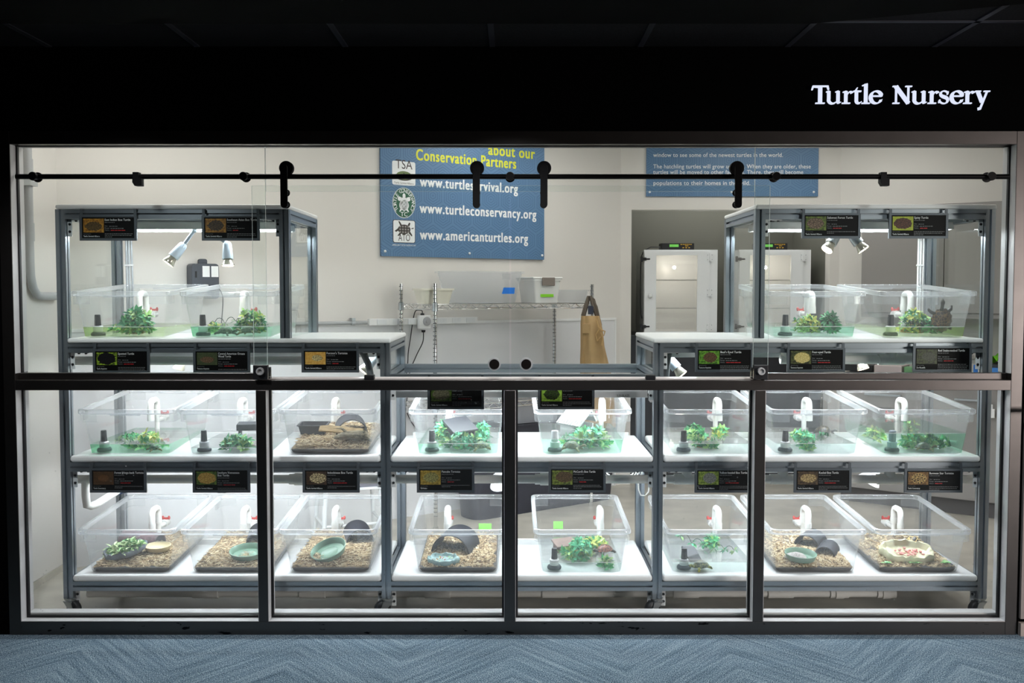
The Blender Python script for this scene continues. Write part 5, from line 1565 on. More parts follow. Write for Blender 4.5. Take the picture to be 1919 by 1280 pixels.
# white ribbed arch in M5
t = empty('basking_arch', wp('M5', 1082, .40, .012), 'white ribbed arch standing behind the mint green plant', 'arch', None, (TILT, 0, .85))
w_ = mat('white_ribbed_plastic', srgb(178, 180, 177), .5)
MB().prism([(-.085, .070), (.015, .150), (.065, .085), (.057, .081), (.015, .137), (-.079, .062)], -.07, .07, 'y').build('roof', w_, t)
mb = MB()
for i in range(9):
    y = -.064 + i * .016
    mb.prism([(-.088, .071), (-.045, .1054), (-.047, .108), (-.091, .0725)], y - .004, y + .004, 'y')
mb.build('ribs', w_, t)
for sx in (-.068, .052):
    MB().box(sx - .004, sx + .004, -.055, .055, 0, .072).build('leg', w_, t)

# M3: black tray of food, plank and driftwood
t = empty('food_tray', wp('M3', 588, .30, .050), 'black tray of pink food beside the plank on the middle shelf', 'tray', None, (TILT, 0, 0))
MB().rings([[(a, b, z) for a, b in rrect(-w, w, -d, d, .012, 3)] for w, d, z in ((.058, .046, 0), (.068, .056, .045), (.074, .062, .045), (.074, .062, .048), (.066, .054, .048), (.056, .044, .004))]).build('tray_body', black_plastic, t, True)
for i, (x, y) in enumerate(((-.02, 0), (.015, -.01), (.0, .025))):
    o = MB().ball((0, 0, 0), (.017, .013, .010), 8, 6).build('fruit_piece', pink, None, True, loc=wp('M3', 588, .30, .062) + Vector((x, y, .012)))
    tag(o, 'piece of pink fruit in the black tray on the middle shelf', 'fruit', 'pink fruit in the black tray')
wood = mat('weathered_wood', srgb(158, 134, 96), .8, noise_amt=.3, nscale=24, bump=.5, stretch=(1, 8, 8))
drift = mat('grey_driftwood', srgb(128, 116, 90), .85, noise_amt=.45, nscale=30, bump=.7, stretch=(1, 6, 6))
o = MB().prism([(-.11, -.012), (.09, -.020), (.10, -.006), (.105, .012), (-.06, .022), (-.105, .015)], -.006, .006, 'z').build('wood_plank', wood, None, bevel=.002)
o.location, o.rotation_euler = wp('M3', 640, .235, .078), (TILT + .9, .07, .1); tag(o, 'flat weathered plank lying behind the driftwood', 'plank')
mb = MB(); r = random.Random(77)
path = [(-.085, .01, .004), (-.05, -.006, .016), (-.01, .006, .020), (.03, -.008, .026), (.065, .01, .022), (.10, 0, .004)]
n, rs = 16, []
for (x, y, z), q in zip(path, (.008, .020, .026, .028, .024, .010)):
    rs.append([(x, y + q * 1.3 * math.cos(a_) * (1 + .3 * noise.noise(Vector((x * 40, math.cos(a_) * 3, math.sin(a_) * 3)))), z + q * .8 * math.sin(a_) * (1 + .35 * noise.noise(Vector((x * 40, math.cos(a_) * 4, 3 + math.sin(a_) * 4))))) for a_ in [2 * math.pi * i / n for i in range(n)]])
mb.rings(rs).tube([(-.02, 0, .03), (-.05, .01, .05), (-.075, 0, .052)], [.01, .006, .002], 6).tube([(.05, 0, .035), (.075, -.01, .055)], [.009, .002], 6)
o = mb.build('driftwood', drift, None, True); o.location, o.rotation_euler = wp('M3', 658, .15, .048), (TILT, .05, -.06); tag(o, 'gnarled grey driftwood at the front of the straw tub', 'driftwood')
# white tube lying in M8
o = MB().tube([(0, 0, 0), (.05, -.03, 0)], .013, 14).build('tube_shelter', pvc, None, True); o.location, o.rotation_euler = wp('M8', 1770, .22, .022), (TILT, 0, 0); tag(o, 'short white tube lying under the deepest water', 'tube')
# bright green stickers on the tubs
stick = mat('lime_tape', srgb(150, 226, 110), .6)
for k, px0, px1, v0, v1, lb in (('B4', 897, 921, 981, 993, 'lime green tape label on the back of the tub with the dark half round hide'), ('B5', 1037, 1055, 977, 991, 'lime green tape label on the back of the tub with the brown platform')):
    T = tubs[k]
    yl = .6235
    a, b = at(px0, v1, TY0 + yl), at(px1, v0, TY0 + yl)
    zl = a.z - (world(T, 0, yl, 0)).z
    mb = MB().box((a.x - T.x), (b.x - T.x), -.0006, .0006, 0, b.z - a.z)
    o = mb.build('tape_label', stick, None)
    yw = .6405 - (TH - .02 - (zl + .01)) * 0.121 + .0025
    o.location = world(T, 0, yw, zl); o.rotation_euler = (TILT - math.atan(.121), 0, 0); tag(o, lb, 'tape', 'lime tape labels')
# ------------------------------------------------------------------ wall signs
sign_white = mat('sign_white_print', srgb(240, 242, 244), .5)
sign_yellow = mat('sign_yellow_print', srgb(222, 224, 60), .5)
logo_green = mat('logo_green', srgb(34, 92, 66), .5)
logo_dark = mat('logo_dark_ink', srgb(58, 52, 50), .5)
logo_olive = mat('logo_olive_ink', srgb(104, 124, 70), .5)
sl, slz = ws(712, 480); sr, srz = ws(1017, 486.5)
sgn = empty('wall_sign', on_wall(sl, slz, 0.018), 'blue hexagon patterned sign with yellow heading and turtle web addresses', 'sign', None, (0, 0, ALPHA))
SW, SHT = sr - sl, 1.05
MB().box(0, SW, 0, 0.015, 0, SHT).build('panel', sign_blue, sgn)
def sxy(u, v):
    s, z = ws(u, v)
    return s - sl, z - slz
def wtext(mb, s, u0, u1, v, size_px, bold=.035):
    x0, z0 = sxy(u0, v); x1, _ = sxy(u1, v)
    p = wallpt((u0 + u1) / 2, v)
    text_mesh(mb, s, size_px * p.y / FPX, (x0, -.0015, z0), bold=bold, width=x1 - x0, res=4)
mb = MB()
for s, u0, u1, v in (('www.turtlesurvival.org', 784.5, 967, 349.5), ('www.turtleconservancy.org', 784, 1001.5, 399.0), ('www.americanturtles.org', 784.5, 986, 448.5)):
    wtext(mb, s, u0, u1, v, 25.5, .095)
mb.build('web_addresses', sign_white, sgn)
mb = MB()
wtext(mb, 'Conservation Partners', 776.5, 963, 300, 28, .085)
wtext(mb, 'about our', 912, 998.5, 290, 28, .085)
mb.build('heading', sign_yellow, sgn)
def disc(mb, cx, cz, rx, rz_, y, n=28, M=None):
    mb.add([(cx + rx * math.cos(2 * math.pi * i / n), y, cz + rz_ * math.sin(2 * math.pi * i / n)) for i in range(n)], [tuple(range(n))], M)
def logo(u0, u1, v0, v1):
    x0, z0 = sxy(u0, v1); x1, z1 = sxy(u1, v0)
    return (x0 + x1) / 2, (z0 + z1) / 2, (x1 - x0) / 2, (z1 - z0) / 2
# first logo: lettering over a small turtle
cx, cz, rx, rz_ = logo(732.5, 775.5, 305, 346)
mb = MB().prism([(cx + a, cz + b) for a, b in rrect(-rx, rx, -rz_, rz_, .012, 3)], -.0012, 0, 'y')
mb.mat(1); text_mesh(mb, 'TSA', .085, (cx - rx * .72, -.0018, cz + rz_ * .38), width=rx * 1.44)
text_mesh(mb, 'Turtle Survival Alliance', .018, (cx - rx * .85, -.0018, cz - rz_ * .9), width=rx * 1.7, res=1)
disc(mb, cx, cz - rz_ * .28, rx * .78, rz_ * .34, -.0016)
mb.mat(2); disc(mb, cx, cz - rz_ * .18, rx * .66, rz_ * .36, -.0019)
mb.mat(1)
for i in range(5):
    disc(mb, cx + rx * (-.44 + .22 * i), cz - rz_ * (.12 + .08 * abs(i - 2)), rx * .09, rz_ * .16, -.0022, 6)
mb.build('logo', [sign_white, logo_dark, logo_olive], sgn)
# second logo: green roundel with a pale tortoise seen from above
cx, cz, rx, rz_ = logo(733, 775.5, 353.5, 408)
mb = MB(); disc(mb, cx, cz, rx, rz_, -.0010, 40)
mb.mat(1); disc(mb, cx, cz, rx * .965, rz_ * .965, -.0014, 40)
mb.mat(0)
disc(mb, cx, cz - rz_ * .06, rx * .36, rz_ * .44, -.0020, 24); disc(mb, cx, cz - rz_ * .16, rx * .42, rz_ * .36, -.0020, 24); disc(mb, cx, cz + rz_ * .46, rx * .13, rz_ * .17, -.0020, 14)
for sx in (-1, 1):
    mb.add([(cx + sx * rx * a, -.0021, cz + rz_ * b) for a, b in ((.2, .34), (.50, .42), (.56, .20), (.42, .10), (.3, .16))], [(0, 1, 2, 3, 4)])
    mb.add([(cx + sx * rx * a, -.0021, cz + rz_ * b) for a, b in ((.3, -.36), (.44, -.58), (.34, -.60), (.16, -.44))], [(0, 1, 2, 3)])
mb.add([(cx + rx * a, -.0021, cz + rz_ * b) for a, b in ((-.08, -.48), (0, -.62), (.08, -.48))], [(0, 1, 2)])
wds = 'TURTLE CONSERVANCY'
for i, ch in enumerate(wds):
    if ch == ' ': continue
    a_ = math.radians(214 - 248 * i / (len(wds) - 1))
    M = Matrix.Translation((cx + rx * .80 * math.cos(a_), 0, cz + rz_ * .80 * math.sin(a_))) @ Matrix.Scale(rx / rz_, 4, (1, 0, 0)) @ Matrix.Rotation(-(a_ - math.pi / 2), 4, 'Y')
    text_mesh(mb, ch, .038, (0, -.0020, -.013), M, bold=.03, align='CENTER', res=2)
text_mesh(mb, 'TC', .040, (cx, -.0020, cz - rz_ * .88), bold=.03, align='CENTER', res=2)
mb.mat(1)
for a, b in ((-.14, .12), (.14, .12), (-.14, -.12), (.14, -.12), (0, 0), (0, -.32), (0, .24)):
    disc(mb, cx + rx * a, cz + rz_ * (b - .1), rx * .02, rz_ * .05, -.0024, 6)
mb.build('logo', [sign_white, logo_green], sgn)
# third logo: white square with a dark turtle
cx, cz, rx, rz_ = logo(733.5, 775.5, 413.5, 455)
mb = MB().prism([(cx + a, cz + b) for a, b in rrect(-rx, rx, -rz_, rz_, .014, 3)], -.0010, 0, 'y')
mb.mat(0); mb.m = [1] * len(mb.m)
mb.prism([(cx + a, cz + b) for a, b in rrect(-rx * .95, rx * .95, -rz_ * .95, rz_ * .95, .012, 3)], -.0016, 0, 'y')
mb.mat(1); disc(mb, cx, cz + rz_ * .18, rx * .56, rz_ * .42, -.0020, 24)
for pts in (((-.5, .3), (-.85, .02), (-.7, -.06), (-.45, .1)), ((-.35, .5), (-.52, .85), (-.40, .88), (-.2, .55)), ((.3, .55), (.45, .80), (.56, .72), (.45, .45)), ((.35, -.1), (.68, -.42), (.72, -.30), (.5, .05)), ((-.4, -.1), (-.6, -.38), (-.48, -.4), (-.25, -.2)), ((.55, .25), (.85, .38), (.82, .25))):
    mb.add([(cx + rx * a, -.0021, cz + rz_ * b) for a, b in pts], [tuple(range(len(pts)))])
mb.mat(2)
for i in range(3):
    for j in range(4):
        disc(mb, cx + rx * (-.36 + .24 * j), cz + rz_ * (-.06 + .24 * i), rx * .085, rz_ * .085, -.0024, 6)
mb.mat(1); text_mesh(mb, 'ATO', .066, (cx - rx * .52, -.0020, cz - rz_ * .82), width=rx * 1.04)
mb.mat(0); text_mesh(mb, 'AMERICAN TURTLE OBSERVATORY', .016, (cx - rx * 1.05, -.0015, cz - rz_ * 1.26), width=rx * 2.1, res=1)
mb.build('logo', [sign_white, logo_dark, mat('logo_grey', srgb(150, 146, 144), .5)], sgn)
Rxm = Matrix.Rotation(math.radians(90), 4, 'X')
def bolts(parent, pts, n=3):
    for x, z in pts:
        MB().lathe([(.009, 0), (.009, .004), (.006, .008), (0, .009)], 14, Matrix.Translation((x, 0, z)) @ Rxm).build('screw_cap', sign_white, parent, True)
bolts(sgn, [sxy(719, 471), sxy(877, 475), sxy(1013, 479)])

YW2 = 7.95 - .018
p0, p1 = at(1211, 368, YW2), at(1533, 368, YW2)
sg2 = empty('wall_sign', (p0.x, YW2, p0.z), 'blue hexagon patterned sign with white paragraphs above the alcove', 'sign')
MB().box(0, p1.x - p0.x, 0, .015, 0, .95).build('panel', sign_blue, sg2)
mb = MB()
for s, u1, v in (('window to see some of the newest turtles in the world.', 1467, 294.2), ('The hatchling turtles will grow up here. When they are older, these', 1519, 315.7), ('turtles will be moved to other facilities. There, they will become', 1505, 326.3), ('populations to their homes in the wild.', 1405, 346.7)):
    a, b = at(1224, v, YW2), at(u1, v, YW2)
    text_mesh(mb, s, 11.0 * YW2 / FPX, (a.x - p0.x, -.0015, a.z - p0.z), bold=.03, width=b.x - a.x, res=3)
mb.build('paragraphs', sign_white, sg2)
bolts(sg2, [(at(u, 360, YW2).x - p0.x, at(u, 360, YW2).z - p0.z) for u in (1217.5, 1370.5, 1525)])

# ------------------------------------------------------------------ wire shelf against the slanting wall
s0, _ = ws(743, 560); s1 = s0 + 1.30
wr = empty('wire_shelf', on_wall(s0, 0, .06), 'chrome wire shelf unit standing along the back wall', 'wire shelf', None, (0, 0, ALPHA))
LX, LY = s1 - s0, -.42
for x, y, zt_ in ((0, 0, 1.575), (0, LY, 1.575), (LX, LY, 1.575), (LX, 0, 1.44)):
    mb = MB().tube([(x, y, .03), (x, y, zt_)], .0125, 12)
    mb.mat(1)
    z = .1
    while z < zt_:
        mb.tube([(x, y, z), (x, y, z + .004)], .0130, 12); z += .026
    mb.mat(0); mb.lathe([(.018, 0), (.018, .03), (.012, .03)], 10, Matrix.Translation((x, y, 0)))
    mb.build('post', [chrome, mat('post_groove', (.10, .10, .11), .5)], wr, True)
    for zz in (1.43, .78):
        MB().tube([(x, y, zz - .028), (x, y, zz + .022)], [.021, .018], 12).build('collar', steel, wr, True)
def deck(z):
    mb = MB()
    for y in (0, LY):
        mb.tube([(0, y, z + .012), (LX, y, z + .012)], .0035, 6).tube([(0, y, z - .020), (LX, y, z - .020)], .0035, 6)
        n = 26
        zz = [(LX * i / n, y, z + (.012 if i % 2 else -.020)) for i in range(n + 1)]
        mb.tube(zz, .0025, 5)
    for x in (0, LX):
        mb.tube([(x, 0, z + .012), (x, LY, z + .012)], .0035, 6).tube([(x, 0, z - .020), (x, LY, z - .020)], .0035, 6)
        mb.tube([(x, LY * i / 9, z + (.012 if i % 2 else -.020)) for i in range(10)], .0025, 5)
    n = 40
    for i in range(1, n):
        x = LX * i / n
        mb.tube([(x, 0, z + .014), (x, LY, z + .014)], .0018, 4)
    for y in (LY * .33, LY * .66):
        mb.tube([(0, y, z + .009), (LX, y, z + .009)], .003, 5)
    return mb
for z in (1.43, .78):
    deck(z).build('wire_deck', chrome, wr)
shz = 1.43 + .016
def on_shelf(u, dy, z=shz):
    """Point above the wire shelf for a pixel column, dy out from the wall."""
    k = at(u, 560, 1.0).x
    o = PA + WALLN * dy
    Y = (o.y - .737 * o.x) / (1 - .737 * k)
    return (k * Y, Y, z)
def open_box(mb, w0, d0, w1, d1, h_, t=.003, lip=.008, r=.03):
    R = lambda w, d, z: [(a, b, z) for a, b in rrect(-w, w, -d, d, r, 3)]
    mb.rings([R(w0, d0, 0), R(w1, d1, h_ - .012), R(w1 + lip, d1 + lip, h_ - .012), R(w1 + lip, d1 + lip, h_), R(w1 - t, d1 - t, h_), R(w0 - t, d0 - t, t)])
    return mb
ivory = mat('ivory_plastic', srgb(226, 222, 208), .45)
o = open_box(MB(), .10, .05, .122, .060, .098).build('planter_tray', ivory, None, True, loc=on_shelf(812, .388)); o.rotation_euler = (0, 0, ALPHA); tag(o, 'ivory plastic planter at the left of the wire shelf', 'planter')
frost = clear('frosted_box_plastic', (.97, .975, .98), .03, .35, rough=.2, haze=.11, power=2.5)
t = empty('storage_tub', on_shelf(900, .185), 'large clear storage tub with blue tape on the wire shelf', 'storage tub', None, (0, 0, ALPHA))
open_box(MB(), .24, .095, .282, .118, .215, .003, .014).build('tub_body', frost, t, True)
MB().prism([(.10, .16), (.16, .16), (.16, .200), (.10, .200)], -.131, -.119, 'y').build('handle_lug', frost, t)
MB().prism([(.10, .062), (.205, .062), (.21, .105), (.115, .105)], -.1145, -.113, 'y').build('blue_tape', mat('blue_tape', srgb(32, 120, 220), .6), t)
t = empty('lidded_box', on_shelf(1010, .26), 'white storage box with grey latch and lime label on the wire shelf', 'storage box', None, (0, 0, .42))
wbox = mat('milky_plastic', srgb(232, 232, 230), .4)
open_box(MB(), .088, .12, .105, .135, .165, .003, .006, .015).build('box_body', wbox, t, True)
MB().box(-.115, .115, -.145, .145, .165, .178).build('lid', wbox, t, bevel=.005)
MB().box(-.045, .052, -.152, -.14, .118, .176).build('latch', mat('grey_latch', srgb(124, 114, 106), .5), t, bevel=.004)
lb = MB().box(-.05, .05, -.1305, -.1292, .040, .060).build('lime_label', mat('lime_label', srgb(136, 214, 40), .6), t)
for uu, w, hh, lbx in ((1072, .088, .09, 'low clear box beside the white lidded box on the wire shelf'),):
    o = open_box(MB(), w * .9, .08, w, .09, hh).build('clear_box', frost, None, True, loc=on_shelf(uu, .26)); o.rotation_euler = (0, 0, ALPHA); tag(o, lbx, 'box')

# tan waders hanging from the right front post
hp = Vector(on_shelf(1108, .06 + .42 + .105, 0))
t = empty('waders', (hp.x, hp.y, 0), 'tan waders hanging by their straps from the wire shelf post', 'waders')
tan = mat('tan_waders_cloth', srgb(172, 142, 100), .8, noise_amt=.10, nscale=9, bump=.25)
dkc = mat('dark_strap_cloth', srgb(86, 76, 66), .8)
YWd = hp.y
def wx(u, v): 
    p = at(u, v, YWd); return p.x - hp.x, p.z
rs = []
for v, u0, u1, dep in ((592, 1089, 1123, .03), (606, 1088, 1127, .045), (622, 1088, 1130, .055), (650, 1088, 1133, .06), (675, 1087, 1139, .065), (700, 1087, 1145, .068), (760, 1086, 1152, .07), (800, 1086, 1154, .07)):
    (a, z), (b, _) = wx(u0, v), wx(u1, v)
    cx, rx = (a + b) / 2, (b - a) / 2
    n = 40
    rs.append([(cx + rx * math.copysign(abs(math.cos(q)) ** .7, math.cos(q)), dep * math.copysign(abs(math.sin(q)) ** .8, math.sin(q)) * (1 + .26 * math.sin(7 * q + (v - 590) * .012)) , z) for q in [2 * math.pi * i / n for i in range(n)]])
MB().rings(rs[::-1]).build('body', tan, t, True)
(a, z), (b, z2) = wx(1090, 606), wx(1104, 624)
MB().box(a, b, -.066, -.056, z2, z).build('pocket', tan, t, bevel=.004)
mb = MB()
for pu in ([(1092, 592), (1097, 575), (1104, 556), (1108, 556), (1112, 575), (1118, 592)], [(1122, 594), (1118, 575), (1110, 560), (1104, 562), (1098, 580), (1094, 594)], [(1108, 558), (1114, 562), (1121, 590), (1126, 610)]):
    mb.tube([(wx(u, v)[0], (.062 if v < 566 else .025) + .012 * math.sin(i), wx(u, v)[1]) for i, (u, v) in enumerate(pu)], .011, 6)
mb.build('straps', dkc, t, True)
(a, z), (b, z2) = wx(1102, 573), wx(1112, 589)
MB().box(a, b, -.008, .015, z2, z).build('buckle', mat('navy_buckle', srgb(46, 50, 66), .5), t, bevel=.003)
mb = MB()
for pu in ([(1116, 598), (1120, 612), (1126, 618), (1132, 620), (1130, 628), (1124, 622), (1128, 634), (1126, 646)], [(1122, 616), (1115, 626), (1118, 638), (1124, 630)]):
    mb.tube([(wx(u, v)[0], -.072, wx(u, v)[1]) for u, v in pu], .005, 6)
mb.build('tie_cord', mat('tan_cord', srgb(188, 154, 104), .8), t, True)

# dark stock tank and other things on the floor under the wire shelf
dk = mat('dark_tank_plastic', srgb(38, 38, 48), .5, noise_amt=.15, nscale=8, bump=.1)
c = on_shelf(1010, .27, 0)
t = empty('stock_tank', c, 'big dark plastic tank on the floor under the wire shelf', 'tank', None, (0, 0, ALPHA))
open_box(MB(), .62, .115, .68, .135, .62, .006, .018, .08).build('tank_body', dk, t, True)
c = on_shelf(985, .27, .62)
o = open_box(MB(), .22, .10, .25, .118, .14, .004, .01, .04).build('grey_bin', mat('grey_bin_plastic', srgb(150, 150, 154), .5), None, True, loc=(c[0], c[1], .6205)); o.rotation_euler = (0, 0, ALPHA); tag(o, 'grey bin standing in the dark tank below the lower wire deck', 'bin')
# white stool with grey ribbed treads seen through the left tubs
cs = at(655, 960, 6.15)
t = empty('step_stool', (cs.x, 6.15, 0), 'low white stool with grey ribbed seat behind the bottom left tubs', 'stool', None, (0, 0, .35))
for sx in (-1, 1):
    for y0, y1 in ((-.16, -.12), (.16, .12)):
        MB().tube([(sx * .19, y0 * 1.1, .0), (sx * .165, y1, .345)], .014, 10).build('leg', white_enamel, t, True)
    MB().tube([(sx * .18, -.15, .13), (sx * .18, .15, .13)], .009, 8).build('rung', white_enamel, t, True)
MB().tube([(-.18, -.155, .13), (.18, -.155, .13)], .009, 8).build('rung', white_enamel, t, True)
MB().box(-.185, .185, -.15, .15, .335, .35).build('seat_frame', white_enamel, t, bevel=.004)
tr = MB()
for i in range(9):
    y = -.125 + i * .031
    tr.box(-.175, .175, y - .012, y + .012, .3502, .360)
tr.build('ribbed_seat', mat('grey_ribbed_rubber', srgb(120, 120, 130), .7), t)

# ------------------------------------------------------------------ wall strip, timer, cords, conduit, controller
sa, za = ws(688, 604.5); sb, zb_ = ws(890, 597)
so = empty('outlet_strip', on_wall(sa, za - .02, .006), 'long white outlet strip mounted on the back wall', 'outlet strip', None, (0, 0, ALPHA))
Ls = sb - sa
MB().box(0, Ls, -.028, 0, 0, .045).build('raceway', board_white, so, bevel=.003)
for i in range(7):
    x = .09 + i * (Ls - .15) / 6
    MB().box(x - .035, x + .035, -.031, -.028, .006, .039).box(x - .016, x - .010, -.0318, -.031, .018, .030).box(x + .010, x + .016, -.0318, -.031, .018, .030).build('receptacle', white_enamel, so)
st_, zt_ = ws(787, 603)
tm = empty('plug_in_timer', on_wall(st_, zt_, .038), 'white plug in timer with round dial on the outlet strip', 'timer', None, (0, 0, ALPHA))
MB().box(-.045, .045, -.03, 0, -.045, .045).build('case', board_white, tm, bevel=.004)
MB().lathe([(.030, 0), (.030, .006), (.026, .008), (.012, .008), (.010, .012), (0, .012)], 24, Matrix.Translation((.012, -.03, .004)) @ Rxm).build('dial', mat('grey_dial', srgb(168, 168, 170), .4), tm, True)
def cord(pix, label, off=.022, r=.0035, m=black_plastic, name='power_cord', plug=None):
    P = []
    for i, (u, v) in enumerate(pix):
        s_, z_ = ws(u, v)
        P.append(Vector(on_wall(s_, z_, .045 if plug and i < 2 else off)))
    t = empty(name, P[0], label, 'cord')
    pts = [tuple(p - P[0]) for p in P]
    sm = []
    for i in range(len(pts) - 1):
        p_ = [Vector(pts[max(i - 1, 0)]), Vector(pts[i]), Vector(pts[i + 1]), Vector(pts[min(i + 2, len(pts) - 1)])]
        for k in range(5):
            q = k / 5
            sm.append(tuple(.5 * ((2 * p_[1]) + (-p_[0] + p_[2]) * q + (2 * p_[0] - 5 * p_[1] + 4 * p_[2] - p_[3]) * q * q + (-p_[0] + 3 * p_[1] - 3 * p_[2] + p_[3]) * q ** 3)))
    sm.append(pts[-1])
    MB().tube(sm, r, 8).build('cable', m, t, True)
    if plug:
        a, b = Vector(pts[0]), Vector(pts[0]) + Vector((0, 0, plug))
        MB().tube([a + (b - a) * -.1, b], [.012, .015], 10).build('plug', m, t, True)
    return t
cord([(785, 587), (784, 582), (779, 581), (774, 586), (770, 606), (766, 634), (762, 660), (760, 690), (750, 760), (742, 800), (738, 900)], 'black power cord looping from the top of the timer down the wall', plug=-.014)
cord([(787, 622), (786, 640), (779, 662), (771, 680), (766, 690), (758, 760), (752, 800)], 'black power cord hanging from the bottom of the timer', plug=.014)
cord([(760, 773), (768, 790), (780, 806)], 'short black cord on the wall beside the middle bay post', .02)
gp = mat('grey_conduit', srgb(172, 174, 176), .4)
sc0, zc0 = ws(520, 610); sc1, zc1 = ws(687, 604)
t = empty('wall_conduit', on_wall(sc0, zc1, .022), 'grey conduit running along the back wall to the outlet strip', 'conduit', None, (0, 0, ALPHA))
MB().tube([(0, 0, 0), (sc1 - sc0 - .01, 0, 0)], .012, 12).build('pipe', gp, t, True)
for f in (.35, .82):
    x = (sc1 - sc0) * f
    MB().box(x - .012, x + .012, -.014, .020, .012, .03).tube([(x - .012, 0, 0), (x + .012, 0, 0)], .016, 10).build('clip', steel, t)
yl0, yl1 = 4.98, 5.46
xw = -2.46 + .028
t = empty('corner_conduit', (xw, 5.0, 0), 'grey conduit descending the left wall and bending to the corner', 'conduit')
yv = 4.98
zt0, zbend = 2.6, 1.53
pth = [(0, 0, zt0), (0, 0, zbend + .06)]
xx = lambda u, v, Y: at(u, v, Y)
k1, k2, k3 = xx(56, 300, 5.02), xx(60, 500, 5.02), xx(84, 553, 5.1)
M0 = Vector((xw, 5.0, 0))
pts = [Vector((xw, 5.13, 2.7)), Vector((xw, 5.13, 1.66)), Vector((xw, 5.135, 1.60)), Vector((xw, 5.155, 1.545)), Vector((xw, 5.195, 1.510)), Vector((xw, 5.25, 1.502)), Vector((xw, 5.44, 1.500))]
MB().tube([tuple(p - M0) for p in pts], .021, 14).build('pipe', gp, t, True)
for z in (2.1, 1.78):
    MB().tube([(0, .13, z), (0, .13, z + .09)], .025, 14).build('sleeve', gp, t, True)
MB().box(-.02, .03, .09, .17, 2.055, 2.085).build('clip', steel, t)

sa, za = ws(350, 560); sb, zb_ = ws(400, 495)
t = empty('control_box', on_wall(sa, za, .002), 'dark grey wall control box seen through the left glass box', 'control box', None, (0, 0, ALPHA))
cb = mat('charcoal_plastic', srgb(72, 76, 84), .5)
W_ = sb - sa; Hh = zb_ - za
MB().prism(rrect(0, W_, 0, Hh, .02, 3), -.09, 0, 'y').build('case', cb, t, bevel=.004)
MB().prism([(W_ * .5 + a, Hh + b) for a, b in rrect(-.025, .025, -.01, .028, .012, 3)], -.05, -.03, 'y').build('hanging_tab', cb, t)
for x in (.52, .84):
    MB().box(W_ * (x - .13), W_ * (x + .13), -.0915, -.09, Hh * .62, Hh * .93).build('sticker', board_white, t)
MB().box(W_ * .12, W_ * .18, -.093, -.09, Hh * .6, Hh * .78).build('catch', black_plastic, t)
cord([(404, 540), (412, 560), (408, 620)], 'thin dark cord hanging beside the wall control box', .05, .003)

# ------------------------------------------------------------------ incubators in the alcove
inc_glass = clear('incubator_glass', (.93, .92, .90), .05, .4, haze=.16, haze_col=(.82, .80, .76))
incubator_glow = emission('incubator_fill', (1.0, .9, .78), 330.0)  # made-up glow inside the incubators, added to brighten their interiors
def incubator(u0, u1, udl, udr, Y, label, hingeside):
    a, b = at(u0, 623, Y), at(u1, 468, Y)
    w, hh = b.x - a.x, b.z - a.z + .02
    z0 = a.z - .02
    t = empty('incubator', (a.x, Y, z0), label, 'incubator', 'white incubators in the alcove')
    D = .50
    mb = MB().box(0, .015, 0, D, 0, hh).box(w - .015, w, 0, D, 0, hh).box(.015, w - .015, D - .015, D, 0, hh).box(.015, w - .015, 0, D - .015, hh - .02, hh).box(.015, w - .015, 0, D - .015, 0, .03)
    xl, xr = at(udl, 500, Y).x - a.x, at(udr, 500, Y).x - a.x
    mb.box(xr + .10, w - .015, 0, .02, .03, hh - .02)
    mb.build('cabinet', white_enamel, t)
    dr = MB()
    dw = .055
    dr.box(0.002, xl, -.022, -.002, .005, hh - .012).box(xr, xr + .098, -.022, -.002, .005, hh - .012).box(xl, xr, -.022, -.002, hh - .045, hh - .012).box(xl, xr, -.022, -.002, .005, .03)
    dr = dr.build('door', white_enamel, t)
    MB().box(xl - .004, xr + .004, -.014, -.009, .026, hh - .04).build('door_glass', inc_glass, dr)
    MB().ball((xl * .5, -.035, hh * .46), .018, 12, 8).tube([(xl * .5, -.022, hh * .46), (xl * .5, -.035, hh * .46)], .008, 8).build('knob', white_enamel, dr, True)
    for f in (.09, .50, .91):
        z = hh * f
        hg = MB().box(xr + .075, xr + .123, -.026, -.022, z - .03, z + .03).tube([(xr + .099, -.026, z - .03), (xr + .099, -.026, z + .03)], .006, 8)
        hg.mat(1)
        for dx in (-.017, .017):
            for dz in (-.018, .018):
                hg.lathe([(.004, 0), (.003, .002)], 8, Matrix.Translation((xr + .099 + dx, -.026, z + dz)) @ Rxm)
        hg.build('hinge', [white_enamel, steel], t)
    for f in (.10, .89):
        z = hh * f
        MB().box(-.012, .016, -.03, -.022, z - .012, z + .012).box(-.03, -.012, -.028, -.01, z - .022, z + .022).box(.016, .045, -.028, -.022, z - .006, z + .006).build('latch', black_plastic, t, bevel=.002)
    MB().ball((w * .48, D * .5, hh * .80), .012, 10, 8).build('fill_ball', incubator_glow, t, True)  # added glowing ball that brightens the cabinet inside
    for f in (.30, .63):
        mb = MB()
        for i in range(14):
            x = .03 + (w - .06) * i / 13
            mb.tube([(x, .03, hh * f + .008), (x, D - .03, hh * f + .008)], .0018, 4)
        mb.tube([(.016, .03, hh * f + .01), (w - .016, .03, hh * f + .01)], .006, 6)
        mb.build('wire_shelf', steel, t)
    return t, w, hh
YI = 8.12
tA, wA, hA = incubator(1206, 1345, 1229, 1306, YI, 'white incubator with glass door at the left of the alcove', 1)
tB, wB, hB = incubator(1383, 1520, 1404, 1481, YI, 'white incubator seen through the right glass box', 1)
amber = mat('amber_print', srgb(190, 150, 40), .5)
lcd = mat('green_lcd', srgb(90, 150, 60), .4, emit=srgb(110, 200, 90), estr=.6)
